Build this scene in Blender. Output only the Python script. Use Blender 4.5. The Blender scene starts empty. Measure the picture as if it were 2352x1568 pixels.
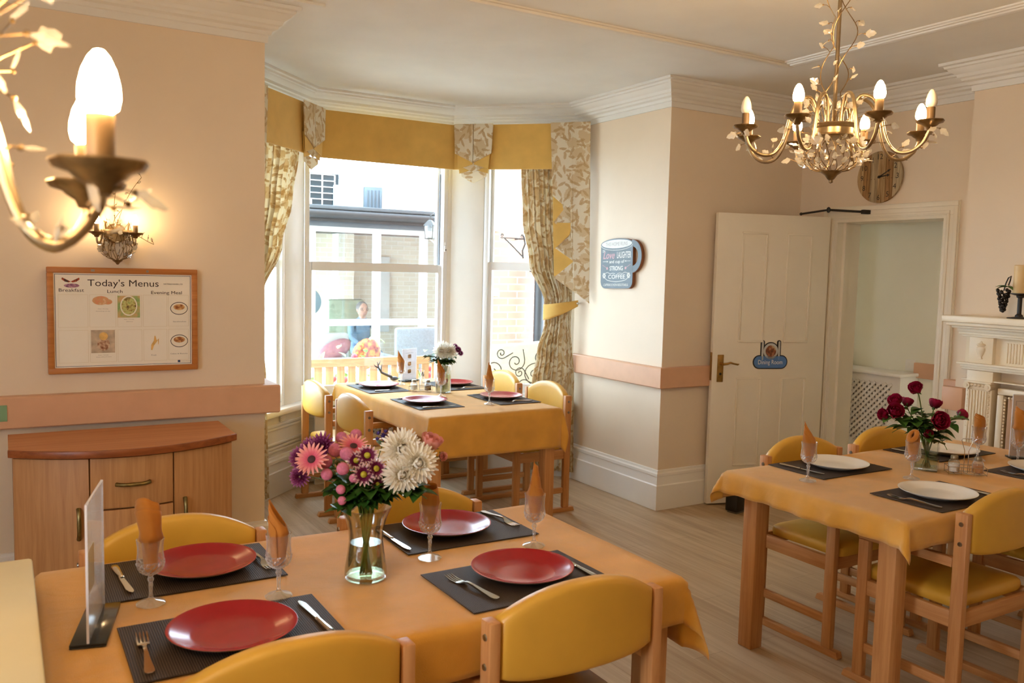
import bpy, bmesh, math, random
from math import sin, cos, pi, sqrt, atan2, radians, hypot
from mathutils import Vector, Matrix, Euler
random.seed(7)
sc = bpy.context.scene
COL = sc.collection
V = Vector

def lin(c):
    return tuple(((x/255)/12.92 if x/255 <= .04045 else ((x/255+.055)/1.055)**2.4) for x in c)

# ------------------------------------------------------------------ mesh builder
class MB:
    def __init__(self):
        self.v = []; self.f = []; self.uv = {}; self.mi = []
    def add(self, vs, fs, M=None, mi=0):
        b = len(self.v)
        for p in vs:
            p = V(p)
            self.v.append(M @ p if M is not None else p)
        for f in fs:
            self.f.append([b+i for i in f]); self.mi.append(mi)
        return b
    def bm(self, bm, M=None, mi=0):
        bm.verts.index_update()
        self.add([v.co.copy() for v in bm.verts], [[v.index for v in f.verts] for f in bm.faces], M, mi)
        bm.free()
    def box(self, x0, x1, y0, y1, z0, z1, b=0, M=None, mi=0, seg=2):
        if b <= 0:
            vs = [(x, y, z) for z in (z0, z1) for y in (y0, y1) for x in (x0, x1)]
            fs = [(0,2,3,1),(4,5,7,6),(0,1,5,4),(2,6,7,3),(0,4,6,2),(1,3,7,5)]
            self.add(vs, fs, M, mi)
        else:
            bm = bmesh.new(); bmesh.ops.create_cube(bm, size=1)
            for v in bm.verts:
                v.co = V(((x0+x1)/2+v.co.x*(x1-x0), (y0+y1)/2+v.co.y*(y1-y0), (z0+z1)/2+v.co.z*(z1-z0)))
            bmesh.ops.bevel(bm, geom=bm.edges[:], offset=b, segments=seg, affect='EDGES', profile=.5)
            self.bm(bm, M, mi)
        return self
    def tube(self, pts, r, n=8, closed=False, M=None, mi=0, caps=True, flat=1.0):
        pts = [V(p) for p in pts]; m = len(pts)
        rs = r if isinstance(r, (list, tuple)) else [r]*m
        vs = []; fs = []
        up = None
        for i, p in enumerate(pts):
            a = pts[i-1] if (i > 0 or closed) else p
            c = pts[(i+1) % m] if (i < m-1 or closed) else p
            t = (c-a)
            t = t.normalized() if t.length > 1e-9 else V((0,0,1))
            if up is None:
                up = V((0,0,1)) if abs(t.z) < .9 else V((1,0,0))
            s = t.cross(up)
            if s.length < 1e-6: s = t.cross(V((0,1,0)))
            s.normalize(); up = s.cross(t).normalized()
            for k in range(n):
                q = 2*pi*k/n
                vs.append(p + s*(cos(q)*rs[i]) + up*(sin(q)*rs[i]*flat))
        for i in range(m if closed else m-1):
            for k in range(n):
                a = i*n+k; b = i*n+(k+1) % n; j = ((i+1) % m)*n
                fs.append((a, b, j+(k+1) % n, j+k))
        if caps and not closed:
            fs.append(tuple(range(n-1, -1, -1))); fs.append(tuple((m-1)*n+k for k in range(n)))
        self.add(vs, fs, M, mi); return self
    def cyl(self, p0, p1, r0, r1=None, n=16, M=None, mi=0):
        return self.tube([p0, p1], [r0, r0 if r1 is None else r1], n, M=M, mi=mi)
    def lathe(self, prof, n=24, M=None, mi=0, f=None, closed=False):
        vs = []; fs = []; m = len(prof)
        for i, (r, z) in enumerate(prof):
            for k in range(n):
                q = 2*pi*k/n
                rr = max(r, 1e-5) * (f(q, i) if f else 1)
                vs.append((rr*cos(q), rr*sin(q), z))
        for i in range(m if closed else m-1):
            for k in range(n):
                j = ((i+1) % m)*n
                fs.append((i*n+k, i*n+(k+1) % n, j+(k+1) % n, j+k))
        self.add(vs, fs, M, mi); return self
    def prism(self, poly, d0, d1, M=None, b=0, mi=0, seg=2):
        """poly in (x, y), extruded along z"""
        bm = bmesh.new()
        bot = [bm.verts.new((x, y, d0)) for x, y in poly]
        top = [bm.verts.new((x, y, d1)) for x, y in poly]
        n = len(poly)
        ft = bm.faces.new(top); fb = bm.faces.new(bot[::-1])
        for i in range(n):
            bm.faces.new((bot[i], bot[(i+1) % n], top[(i+1) % n], top[i]))
        bmesh.ops.recalc_face_normals(bm, faces=bm.faces)
        if b > 0:
            es = list(set(list(ft.edges)+list(fb.edges)))
            bmesh.ops.bevel(bm, geom=es, offset=b, segments=seg, affect='EDGES', profile=.5)
        if n > 4:
            bmesh.ops.triangulate(bm, faces=[f for f in bm.faces if len(f.verts) > 4])
        self.bm(bm, M, mi); return self
    def ell(self, c, r, n=12, m=8, M=None, mi=0):
        r = r if isinstance(r, (tuple, list)) else (r, r, r)
        vs = [(c[0], c[1], c[2]-r[2])]; fs = []
        for i in range(1, m):
            a = -pi/2+pi*i/m
            for k in range(n):
                q = 2*pi*k/n
                vs.append((c[0]+r[0]*cos(a)*cos(q), c[1]+r[1]*cos(a)*sin(q), c[2]+r[2]*sin(a)))
        vs.append((c[0], c[1], c[2]+r[2])); e = len(vs)-1
        for k in range(n):
            fs.append((0, 1+(k+1) % n, 1+k)); fs.append((e, 1+(m-2)*n+k, 1+(m-2)*n+(k+1) % n))
        for i in range(m-2):
            for k in range(n):
                a = 1+i*n
                fs.append((a+k, a+(k+1) % n, a+n+(k+1) % n, a+n+k))
        self.add(vs, fs, M, mi); return self
    def grid(self, fn, nu, nv, M=None, mi=0, uv=None, u0=0, u1=1, v0=0, v1=1):
        vs = []; fs = []; uvs = []
        for j in range(nv+1):
            for i in range(nu+1):
                u = u0+(u1-u0)*i/nu; v = v0+(v1-v0)*j/nv
                vs.append(fn(u, v)); uvs.append(uv(u, v) if uv else (u, v))
        for j in range(nv):
            for i in range(nu):
                a = j*(nu+1)+i
                fs.append((a, a+1, a+nu+2, a+nu+1))
        b = self.add(vs, fs, M, mi)
        for i, t in enumerate(uvs): self.uv[b+i] = t
        return self
    def build(self, name, mat, parent=None, loc=None, rot=None, smooth=35, recalc=True, solid=0, off=0):
        me = bpy.data.meshes.new(name)
        me.from_pydata([tuple(p) for p in self.v], [], self.f)
        if recalc:
            bm = bmesh.new(); bm.from_mesh(me)
            bmesh.ops.recalc_face_normals(bm, faces=bm.faces); bm.to_mesh(me); bm.free()
        mats = mat if isinstance(mat, (list, tuple)) else [mat]
        for m in mats: me.materials.append(m)
        if len(mats) > 1:
            for p, i in zip(me.polygons, self.mi): p.material_index = i
        if self.uv:
            l = me.uv_layers.new(name='UVMap')
            for lp in me.loops:
                l.data[lp.index].uv = self.uv.get(lp.vertex_index, (0, 0))
        if smooth:
            me.shade_smooth(); me.set_sharp_from_angle(angle=radians(smooth))
        me.update()
        o = bpy.data.objects.new(name, me); COL.objects.link(o)
        if parent is not None: o.parent = parent
        if loc is not None: o.location = loc
        if rot is not None: o.rotation_euler = rot
        if solid:
            md = o.modifiers.new('thickness', 'SOLIDIFY'); md.thickness = solid; md.offset = off
        return o

def frame(o, xa, ya):
    """matrix with local x -> xa, local y -> ya, local z -> xa x ya, origin o"""
    xa = V(xa).normalized(); ya = V(ya).normalized(); za = xa.cross(ya)
    M = Matrix.Identity(4)
    for i in range(3):
        M[i][0] = xa[i]; M[i][1] = ya[i]; M[i][2] = za[i]; M[i][3] = o[i]
    return M

_tc = {}
def text(mb, s, w, h, M, cx=0, cy=0, align='C', mi=0, shear=0, ext=.0006, bold=0):
    """flat lettering: the string scaled to w wide (None = natural) and h cap height, centred on (cx, cy)"""
    key = (s, shear, bold)
    if key not in _tc:
        cu = bpy.data.curves.new('lettering', 'FONT'); cu.body = s; cu.size = 1; cu.shear = shear
        cu.resolution_u = 3; cu.offset = bold
        ob = bpy.data.objects.new('lettering', cu); COL.objects.link(ob)
        dg = bpy.context.evaluated_depsgraph_get()
        me = bpy.data.meshes.new_from_object(ob.evaluated_get(dg))
        _tc[key] = ([v.co.copy() for v in me.vertices], [list(p.vertices) for p in me.polygons])
        bpy.data.objects.remove(ob); bpy.data.curves.remove(cu); bpy.data.meshes.remove(me)
    vs, fs = _tc[key]
    if not vs: return
    x0 = min(v.x for v in vs); x1 = max(v.x for v in vs)
    sy = h/.70; sx = (w/(x1-x0)) if w else sy
    ox = {'C': -(x0+x1)/2*sx, 'L': -x0*sx, 'R': -x1*sx}[align]
    mb.add([(v.x*sx+ox+cx, v.y*sy-h/2+cy, ext) for v in vs], fs, M, mi)

def tag(o, label=None, cat=None, group=None, kind=None):
    if label: o['label'] = label
    if cat: o['category'] = cat
    if group: o['group'] = group
    if kind: o['kind'] = kind
    return o
def empty(name, loc=(0, 0, 0), rz=0, label=None, cat=None, group=None, kind=None):
    o = bpy.data.objects.new(name, None); COL.objects.link(o)
    o.location = loc; o.rotation_euler = (0, 0, rz); o.empty_display_size = .1
    return tag(o, label, cat, group, kind)
KIDS = {}
def copy_tree(o, parent=None):
    c = o.copy(); COL.objects.link(c)
    if parent is not None: c.parent = parent
    for ch in [k for k in bpy.data.objects if k.parent is o and k is not c]:
        copy_tree(ch, c)
    return c
def place(proto, used, loc, rz=0, label=None, group=None):
    """the first call moves the first-built thing itself, the others copy it with its parts"""
    if proto.name not in used:
        used.add(proto.name); o = proto
    else:
        o = copy_tree(proto)
    o.location = loc; o.rotation_euler = (0, 0, rz)
    return tag(o, label, None, group)
USED = set()

# ------------------------------------------------------------------ materials
def _mat(name):
    m = bpy.data.materials.new(name); m.use_nodes = True
    nt = m.node_tree; nt.nodes.clear()
    out = nt.nodes.new('ShaderNodeOutputMaterial')
    return m, nt, out
def N(nt, t, **kw):
    n = nt.nodes.new(t)
    for k, v in kw.items():
        if k in n.inputs: n.inputs[k].default_value = v
        else: setattr(n, k, v)
    return n
def L(nt, a, b): nt.links.new(a, b)
def princ(nt, out, col=None, rough=.5, metal=0, spec=.5, **kw):
    p = nt.nodes.new('ShaderNodeBsdfPrincipled')
    if col is not None: p.inputs['Base Color'].default_value = (*lin(col), 1)
    p.inputs['Roughness'].default_value = rough; p.inputs['Metallic'].default_value = metal
    p.inputs['Specular IOR Level'].default_value = spec
    for k, v in kw.items(): p.inputs[k].default_value = v
    L(nt, p.outputs[0], out.inputs[0]); return p
def ramp(nt, stops):
    r = nt.nodes.new('ShaderNodeValToRGB'); e = r.color_ramp.elements
    while len(e) > 1: e.remove(e[-1])
    e[0].position = stops[0][0]; e[0].color = (*lin(stops[0][1]), 1)
    for p, c in stops[1:]:
        x = e.new(p); x.color = (*lin(c), 1)
    return r
def bump(nt, p, h, strength=.2, dist=.002):
    b = nt.nodes.new('ShaderNodeBump'); b.inputs['Strength'].default_value = strength
    b.inputs['Distance'].default_value = dist; L(nt, h, b.inputs['Height']); L(nt, b.outputs[0], p.inputs['Normal'])
def mapping(nt, scale=(1, 1, 1), src='Object', rot=(0, 0, 0)):
    t = nt.nodes.new('ShaderNodeTexCoord'); m = nt.nodes.new('ShaderNodeMapping')
    m.inputs['Scale'].default_value = scale; m.inputs['Rotation'].default_value = rot
    L(nt, t.outputs[src], m.inputs[0]); return m.outputs[0]
def noise(nt, vec, scale=5, detail=4, rough=.5, dist=0):
    n = nt.nodes.new('ShaderNodeTexNoise'); n.inputs['Scale'].default_value = scale
    n.inputs['Detail'].default_value = detail; n.inputs['Roughness'].default_value = rough
    n.inputs['Distortion'].default_value = dist; L(nt, vec, n.inputs['Vector']); return n.outputs['Fac']
def var(c, k): return tuple(max(0, min(255, x*k)) for x in c)

def paint(name, col, rough=.5, amt=.03, scale=6, bmp=.1, bs=180, metal=0, spec=.5, **kw):
    """plain finish with a faint tone variation and surface texture"""
    m, nt, out = _mat(name); p = princ(nt, out, col, rough, metal, spec, **kw)
    v = mapping(nt); n = noise(nt, v, scale)
    r = ramp(nt, [(.3, var(col, 1-amt)), (.7, var(col, 1+amt*.6))]); L(nt, n, r.inputs[0]); L(nt, r.outputs[0], p.inputs['Base Color'])
    if bmp: bump(nt, p, noise(nt, v, bs, 2), bmp, .001)
    return m
def wood(name, c0, c1, axis='z', rough=.45, sc_=1.0, spec=.4):
    m, nt, out = _mat(name); p = princ(nt, out, c0, rough, 0, spec)
    s = {'x': (1.2, 22, 22), 'y': (22, 1.2, 22), 'z': (22, 22, 1.2)}[axis]
    v = mapping(nt, tuple(k*sc_ for k in s))
    n = noise(nt, v, 2.2, 6, .6, .4)
    r = ramp(nt, [(.32, c1), (.62, c0)]); L(nt, n, r.inputs[0]); L(nt, r.outputs[0], p.inputs['Base Color'])
    bump(nt, p, n, .08, .001); return m
def clear(name, tint=(255, 255, 255), base=.06, edge=.75, rough=.02, spark=0, bs=60, veil=0):
    """thin clear glass: see-through face on, mirror-like toward grazing"""
    m, nt, out = _mat(name)
    tr = N(nt, 'ShaderNodeBsdfTransparent'); tr.inputs[0].default_value = (*lin(tint), 1)
    gl = N(nt, 'ShaderNodeBsdfGlossy'); gl.inputs['Roughness'].default_value = rough
    lw = N(nt, 'ShaderNodeLayerWeight'); lw.inputs[0].default_value = .35
    mr = N(nt, 'ShaderNodeMapRange'); mr.inputs['To Min'].default_value = base; mr.inputs['To Max'].default_value = edge
    L(nt, lw.outputs['Facing'], mr.inputs[0])
    mx = N(nt, 'ShaderNodeMixShader'); L(nt, mr.outputs[0], mx.inputs[0]); L(nt, tr.outputs[0], mx.inputs[1]); L(nt, gl.outputs[0], mx.inputs[2])
    if spark:
        v = mapping(nt); vo = N(nt, 'ShaderNodeTexVoronoi'); vo.inputs['Scale'].default_value = bs; L(nt, v, vo.inputs['Vector'])
        b = N(nt, 'ShaderNodeBump'); b.inputs['Strength'].default_value = spark; b.inputs['Distance'].default_value = .004
        L(nt, vo.outputs['Distance'], b.inputs['Height']); L(nt, b.outputs[0], gl.inputs['Normal']); L(nt, b.outputs[0], lw.inputs['Normal'])
    if veil:      # white diffuse painted in for the glass's haze and bright edge highlights
        df = N(nt, 'ShaderNodeBsdfDiffuse'); df.inputs[0].default_value = (.9, .9, .88, 1)
        tl = N(nt, 'ShaderNodeBsdfTranslucent'); tl.inputs[0].default_value = (.9, .9, .88, 1)
        dt = N(nt, 'ShaderNodeMixShader'); dt.inputs[0].default_value = .5; L(nt, df.outputs[0], dt.inputs[1]); L(nt, tl.outputs[0], dt.inputs[2])
        ed = N(nt, 'ShaderNodeMixShader'); ed.inputs[0].default_value = .5; L(nt, gl.outputs[0], ed.inputs[1]); L(nt, dt.outputs[0], ed.inputs[2]); L(nt, ed.outputs[0], mx.inputs[2])
        m2 = N(nt, 'ShaderNodeMixShader'); m2.inputs[0].default_value = veil; L(nt, mx.outputs[0], m2.inputs[1]); L(nt, dt.outputs[0], m2.inputs[2]); mx = m2
    L(nt, mx.outputs[0], out.inputs[0]); return m
def emit(name, col, strength):
    m, nt, out = _mat(name); e = N(nt, 'ShaderNodeEmission'); e.inputs[0].default_value = (*lin(col), 1); e.inputs[1].default_value = strength
    L(nt, e.outputs[0], out.inputs[0]); return m
def thin(m, k):
    """let a thin sheet glow a little when lit from behind"""
    nt = m.node_tree; p = next(n for n in nt.nodes if n.type == 'BSDF_PRINCIPLED'); out = next(n for n in nt.nodes if n.type == 'OUTPUT_MATERIAL')
    tl = N(nt, 'ShaderNodeBsdfTranslucent'); src = p.inputs['Base Color']
    if src.is_linked: L(nt, src.links[0].from_socket, tl.inputs[0])
    else: tl.inputs[0].default_value = src.default_value
    mx = N(nt, 'ShaderNodeMixShader'); mx.inputs[0].default_value = k; L(nt, p.outputs[0], mx.inputs[1]); L(nt, tl.outputs[0], mx.inputs[2]); L(nt, mx.outputs[0], out.inputs[0]); return m
def cloth(name, col, amt=.05, weave=900, bmp=.15, wr=0, rough=.85, sheen=.2, src='Object'):
    m, nt, out = _mat(name); p = princ(nt, out, col, rough, 0, .2)
    p.inputs['Sheen Weight'].default_value = sheen
    v = mapping(nt, src=src); n = noise(nt, v, 9, 3)
    r = ramp(nt, [(.3, var(col, 1-amt)), (.7, var(col, 1+amt))]); L(nt, n, r.inputs[0]); L(nt, r.outputs[0], p.inputs['Base Color'])
    w = noise(nt, v, weave, 1)
    if wr:
        n2 = noise(nt, mapping(nt, (1, 1.6, 1), src), 5.5, 4, .55, 2.0)
        ad = N(nt, 'ShaderNodeMath', operation='MULTIPLY_ADD'); ad.inputs[1].default_value = wr; L(nt, n2, ad.inputs[0]); L(nt, w, ad.inputs[2]); w = ad.outputs[0]
    bump(nt, p, w, bmp, .0015 if not wr else .014); return m
def floral(name, base, motif, dark):
    """cream cloth printed with tan leaves and blotchy flower heads, in UV metres"""
    m, nt, out = _mat(name); p = princ(nt, out, base, .85, 0, .2)
    uv = mapping(nt, (1, 1, 1), 'UV')
    col = N(nt, 'ShaderNodeRGB'); col.outputs[0].default_value = (*lin(base), 1); cur = col.outputs[0]
    def layer(scale, ax, ay, c, seed, cur):
        off = N(nt, 'ShaderNodeVectorMath', operation='ADD'); off.inputs[1].default_value = (seed, seed*1.7, 0); L(nt, uv, off.inputs[0])
        vo = N(nt, 'ShaderNodeTexVoronoi', voronoi_dimensions='2D'); vo.inputs['Scale'].default_value = scale; vo.inputs['Randomness'].default_value = .85
        L(nt, off.outputs[0], vo.inputs['Vector'])
        sub = N(nt, 'ShaderNodeVectorMath', operation='SUBTRACT'); L(nt, off.outputs[0], sub.inputs[0])
        L(nt, vo.outputs['Position'], sub.inputs[1])
        sep = N(nt, 'ShaderNodeSeparateColor'); L(nt, vo.outputs['Color'], sep.inputs[0])
        an = N(nt, 'ShaderNodeMath', operation='MULTIPLY'); an.inputs[1].default_value = 6.28; L(nt, sep.outputs[0], an.inputs[0])
        ro = N(nt, 'ShaderNodeVectorRotate', rotation_type='Z_AXIS'); L(nt, sub.outputs[0], ro.inputs['Vector']); L(nt, an.outputs[0], ro.inputs['Angle'])
        s = N(nt, 'ShaderNodeVectorMath', operation='MULTIPLY'); s.inputs[1].default_value = (1/ax, 1/ay, 0); L(nt, ro.outputs[0], s.inputs[0])
        ln = N(nt, 'ShaderNodeVectorMath', operation='LENGTH'); L(nt, s.outputs[0], ln.inputs[0])
        wob = noise(nt, uv, 34, 4, .7)
        ad = N(nt, 'ShaderNodeMath', operation='MULTIPLY_ADD'); ad.inputs[1].default_value = 1.5; L(nt, wob, ad.inputs[0]); L(nt, ln.outputs['Value'], ad.inputs[2])
        lt = N(nt, 'ShaderNodeMath', operation='LESS_THAN'); lt.inputs[1].default_value = 1.5; L(nt, ad.outputs[0], lt.inputs[0])
        mx = N(nt, 'ShaderNodeMix', data_type='RGBA'); sf = N(nt, 'ShaderNodeMath', operation='MULTIPLY'); sf.inputs[1].default_value = .78; L(nt, lt.outputs[0], sf.inputs[0]); L(nt, sf.outputs[0], mx.inputs[0]); L(nt, cur, mx.inputs[6]); mx.inputs[7].default_value = (*lin(c), 1)
        return mx.outputs[2]
    cur = layer(8, .070, .050, motif, .3, cur)
    cur = layer(15, .042, .013, dark, 1.9, cur)
    cur = layer(11, .05, .012, dark, 7.7, cur)
    L(nt, cur, p.inputs['Base Color']); bump(nt, p, noise(nt, uv, 700, 1), .15, .001)
    tl = N(nt, 'ShaderNodeBsdfTranslucent'); L(nt, cur, tl.inputs[0])
    mx = N(nt, 'ShaderNodeMixShader'); mx.inputs[0].default_value = .3; L(nt, p.outputs[0], mx.inputs[1]); L(nt, tl.outputs[0], mx.inputs[2]); L(nt, mx.outputs[0], out.inputs[0])
    return m
# ------------------------------------------------------------------ shared materials
M_WALL = paint('cream wall paint', (232, 213, 187), .55, .015, 3, .12, 260)
M_CEIL = paint('white ceiling paint', (230, 228, 222), .6, .02, 3, .1, 200)
M_TRIM = paint('white gloss paint', (240, 236, 227), .35, .015, 4, .05, 60)
M_DOOR = paint('cream gloss door paint', (236, 226, 205), .38, .015, 4, .05, 60)
M_RAIL = paint('beige pink rail laminate', (220, 172, 136), .42, .02, 12, .05, 300)
M_UPVC = paint('white window frame plastic', (243, 244, 245), .25, .01, 3, 0)
M_PANE = clear('window glass', (250, 253, 253), .03, .5, .0)
M_STEEL = paint('polished steel', (200, 198, 192), .16, .03, 20, 0, metal=1)
M_BRASS = paint('aged brass', (176, 140, 82), .35, .12, 30, .1, 200, metal=1)
M_BLACK = paint('black plastic', (22, 22, 23), .4, .1, 20, .05)
M_IRON = paint('black wrought iron', (26, 24, 23), .5, .1, 30, .2, 120)
B_Z = wood('beech grain upright', (205, 149, 94), (181, 121, 70), 'z')
B_X = wood('beech grain along x', (205, 149, 94), (181, 121, 70), 'x')
B_Y = wood('beech grain along y', (205, 149, 94), (181, 121, 70), 'y')
C_Z = wood('beech laminate cabinet', (194, 143, 92), (174, 122, 74), 'z', .5, 1.3)
C_X = wood('beech laminate cabinet top', (202, 138, 88), (186, 120, 72), 'x', .4, .8)
C_EDGE = wood('brown lipping', (158, 88, 46), (126, 66, 34), 'x', .35)

# ------------------------------------------------------------------ floor
def floor_mat():
    m, nt, out = _mat('oak plank vinyl'); p = princ(nt, out, (186, 158, 122), .42, 0, .45)
    v = mapping(nt, (1, 1, 1), 'Object', (0, 0, pi/2))
    br = N(nt, 'ShaderNodeTexBrick', offset=.37, squash=1.0)
    for k, x in (('Scale', 1), ('Mortar Size', .0012), ('Mortar Smooth', .1), ('Bias', 0), ('Brick Width', 1.25), ('Row Height', .16)): br.inputs[k].default_value = x
    br.inputs['Color1'].default_value = (.15, .15, .15, 1); br.inputs['Color2'].default_value = (.85, .85, .85, 1); br.inputs['Mortar'].default_value = (.3, .3, .3, 1)
    L(nt, v, br.inputs['Vector'])
    g = noise(nt, mapping(nt, (16, .9, 1)), 1.6, 7, .62, .8)
    g2 = noise(nt, mapping(nt, (5, .5, 1)), 1.3, 3, .5, .3)
    a = N(nt, 'ShaderNodeMath', operation='MULTIPLY_ADD'); a.inputs[1].default_value = .16
    L(nt, br.outputs['Color'], a.inputs[0]); L(nt, g, a.inputs[2])
    b = N(nt, 'ShaderNodeMath', operation='MULTIPLY_ADD'); b.inputs[1].default_value = .45; L(nt, g2, b.inputs[0]); L(nt, a.outputs[0], b.inputs[2])
    r = ramp(nt, [(.42, (150, 122, 92)), (.72, (182, 155, 121)), (1.0, (202, 178, 146))]); L(nt, b.outputs[0], r.inputs[0])
    mx = N(nt, 'ShaderNodeMix', data_type='RGBA', blend_type='MULTIPLY'); mx.inputs[7].default_value = (.72, .68, .62, 1)
    L(nt, br.outputs['Fac'], mx.inputs[0]); L(nt, r.outputs[0], mx.inputs[6]); L(nt, mx.outputs[2], p.inputs['Base Color'])
    bump(nt, p, g, .06, .001); return m
CZ = 2.80
def struct(mb, name, mat, parent=None, **k):
    o = mb.build(name, mat, parent, **k)
    if parent is None: o['kind'] = 'structure'
    return o
struct(MB().box(-2.2, 6.2, -2.4, 6.2, -.12, 0), 'floor', floor_mat())
struct(MB().box(-2.2, 5.1, -2.4, 6.25, CZ, CZ+.12), 'ceiling', M_CEIL)
YA, XB, XD, XF = 4.30, 3.73, 4.98, 4.77
struct(MB().box(-2.2, 1.13, YA, YA+.1, 0, CZ).box(1.03, 1.13, YA+.1, 5.40, 0, CZ), 'wall_left', M_WALL)
struct(MB().box(XB, XB+.1, YA+.1, 5.42, 0, CZ).box(XB, 5.2, YA, YA+.1, 0, CZ), 'wall_right', M_WALL)
struct(MB().box(XD, XD+.22, 3.99, 4.30, 0, CZ).box(XD, XD+.22, 2.6, 3.17, 0, CZ).box(XD, XD+.22, 3.17, 3.99, 1.97, CZ)
       .box(XF, XD, -2.4, 2.92, 0, CZ), 'wall_door', M_WALL)
struct(MB().box(-2.6, 6.4, -2.6, 6.2, 2.95, 10.5), 'wall_shade_block', M_WALL)  # unseen storey block added above the room to shade the yard outside
struct(MB().box(-2.3, -2.2, -2.4, .2, 0, CZ).box(-2.3, -2.2, 1.1, 4.4, 0, CZ).box(-2.3, -2.2, .2, 1.1, 0, .9).box(-2.3, -2.2, .2, 1.1, 2.1, CZ), 'wall_side', M_WALL)   # a window opening beside the camera
struct(MB().box(-2.3, 5.0, -2.5, -2.4, 0, CZ), 'wall_back', M_WALL)

# ------------------------------------------------------------------ bay: three facets
P = [V((1.13, 5.30, 0)), V((1.86, 6.02, 0)), V((3.03, 6.02, 0)), V((3.73, 5.32, 0))]
def facet(i):
    p, q = P[i], P[i+1]; e = (q-p); ln = e.length; e.normalize()
    return frame(p, e, (-e.y, e.x, 0)), ln, atan2(e.y, e.x)
SILL, HEAD = .60, 2.52
wallb = MB(); post = MB()
for i in range(3):
    M, ln, rz = facet(i)
    wallb.box(-.02, ln+.02, .0, .14, 0, SILL-.04, M=M).box(-.02, ln+.02, 0, .14, HEAD, CZ, M=M)
struct(wallb, 'wall_bay', M_TRIM)
M0, l0, r0 = facet(0); M2, l2, r2 = facet(2)
post.box(.76, l0+.01, .0, .12, SILL-.04, HEAD, .006, M=M0).box(0, .05, 0, .12, SILL-.04, HEAD, M=M0)
post.box(-.01, .262, .0, .12, SILL-.04, HEAD, .006, M=M2).box(l2-.05, l2, 0, .12, SILL-.04, HEAD, M=M2)
M1, l1, r1 = facet(1); post.box(1.136, 1.185, 0, .12, SILL-.04, HEAD, .004, M=M1)
struct(post, 'trim_1', M_TRIM)
sl = MB()
for i in range(3):
    M, ln, rz = facet(i)
    k0 = .03 if i else 0; k1 = ln-.03 if i < 2 else ln
    sl.box(-.0, ln, -.07, .14, SILL-.045, SILL, .012, M=M)
    for z, t in ((.47, .012), (.445, .008), (.345, .012), (.318, .010), (.295, .008)):
        sl.box(0, ln, -t, .01, z, z+.018, .004, M=M)
struct(sl, 'trim_2', M_TRIM)

def window(name, i, s0, s1, meet, latch=True):
    M, ln, rz = facet(i)
    root = empty(name, P[i], rz, kind='structure')
    w = .028
    MB().box(s0, s0+.035, .0, .13, SILL, HEAD, .004).box(s1-.035, s1, .0, .13, SILL, HEAD, .004).box(s0+.035, s1-.035, .0, .13, HEAD-.04, HEAD).box(s0+.035, s1-.035, .0, .13, SILL, SILL+.03).build('window_frame', M_UPVC, root)
    a, b = s0+.035, s1-.035
    def sash(nm, x0, x1, y, z0, z1, st, bot, top):
        o = MB().box(x0, x0+st, y, y+.04, z0, z1, .006).box(x1-st, x1, y, y+.04, z0, z1, .006).box(x0+st, x1-st, y, y+.04, z0, z0+bot).box(x0+st, x1-st, y, y+.04, z1-top, z1).build(nm, M_UPVC, root)
        MB().box(x0+st-.005, x1-st+.005, y+.018, y+.022, z0+bot-.005, z1-top+.005).build('pane', M_PANE, o)
        return o
    sash('upper_sash', a, b, .075, meet-.02, HEAD-.03, .022, .05, .04)
    lo = sash('lower_sash', a-.012, b+.012, .028, SILL+.02, meet+.03, .04, .07, .062)
    if latch:
        MB().box(s1-.026, s1-.008, -.008, .001, 1.70, 1.75, .003).box(s1-.022, s1-.012, -.006, .001, 1.755, 1.775).build('sash_latch', M_UPVC, root)
        MB().box(s1-.021, s1-.013, -.010, -.007, 1.71, 1.72).build('latch_slot', M_BLACK, root)
        if i == 1: MB().box(s0+.008, s0+.024, -.008, .001, 1.70, 1.75, .003).build('sash_latch', M_UPVC, root)
    MB().box(s1-.045, s1-.036, .058, .064, meet+.03, 2.3).build('sash_track', paint('grey track '+name, (120, 122, 126), .5), root)
    return root
window('window_1', 0, .05, .76, 1.585, False)
window('window_2', 1, .006, l0*0+1.137, 1.568)
window('window_3', 2, .264, l2-.05, 1.60)

# ------------------------------------------------------------------ cornice and skirting swept round the room
def sweep(path, prof, close=False):
    """path: 2D polyline, room on its right-hand side; prof: (offset into the room, z)"""
    mb = MB(); n = len(path); rows = []
    for k in range(n):
        p = V((*path[k], 0))
        d0 = (p-V((*path[k-1], 0))).normalized() if k > 0 else None
        d1 = (V((*path[k+1], 0))-p).normalized() if k < n-1 else None
        n0 = V((d0.y, -d0.x, 0)) if d0 else None; n1 = V((d1.y, -d1.x, 0)) if d1 else None
        if n0 is None: m = n1
        elif n1 is None: m = n0
        else:
            m = (n0+n1); m = m/(m.dot(n0)) if m.length > 1e-6 else n0
        rows.append([p+m*o+V((0, 0, z)) for o, z in prof])
    k = len(prof)
    vs = [q for r in rows for q in r]; fs = []
    for a in range(n-1):
        for b in range(k-1):
            fs.append((a*k+b, a*k+b+1, (a+1)*k+b+1, (a+1)*k+b))
    fs.append(tuple(range(k))); fs.append(tuple((n-1)*k+b for b in range(k-1, -1, -1)))
    mb.add(vs, fs); return mb
CORN = [(-.02, 2.64), (.012, 2.64), (.014, 2.672), (.024, 2.676), (.03, 2.692), (.05, 2.70), (.056, 2.712), (.068, 2.718), (.074, 2.735), (.10, 2.752), (.108, 2.764), (.118, 2.768), (.122, 2.780), (.14, 2.784), (.142, 2.7995), (-.02, 2.7995)]
ROOM = [(-2.2, YA), (1.13, YA), (1.13, 5.30), (1.86, 6.02), (3.03, 6.02), (3.73, 5.32), (XB, YA), (XD, YA), (XD, 2.92), (XF, 2.92), (XF, -2.4)]
struct(sweep(ROOM, CORN), 'trim_3', M_CEIL, smooth=25)
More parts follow.
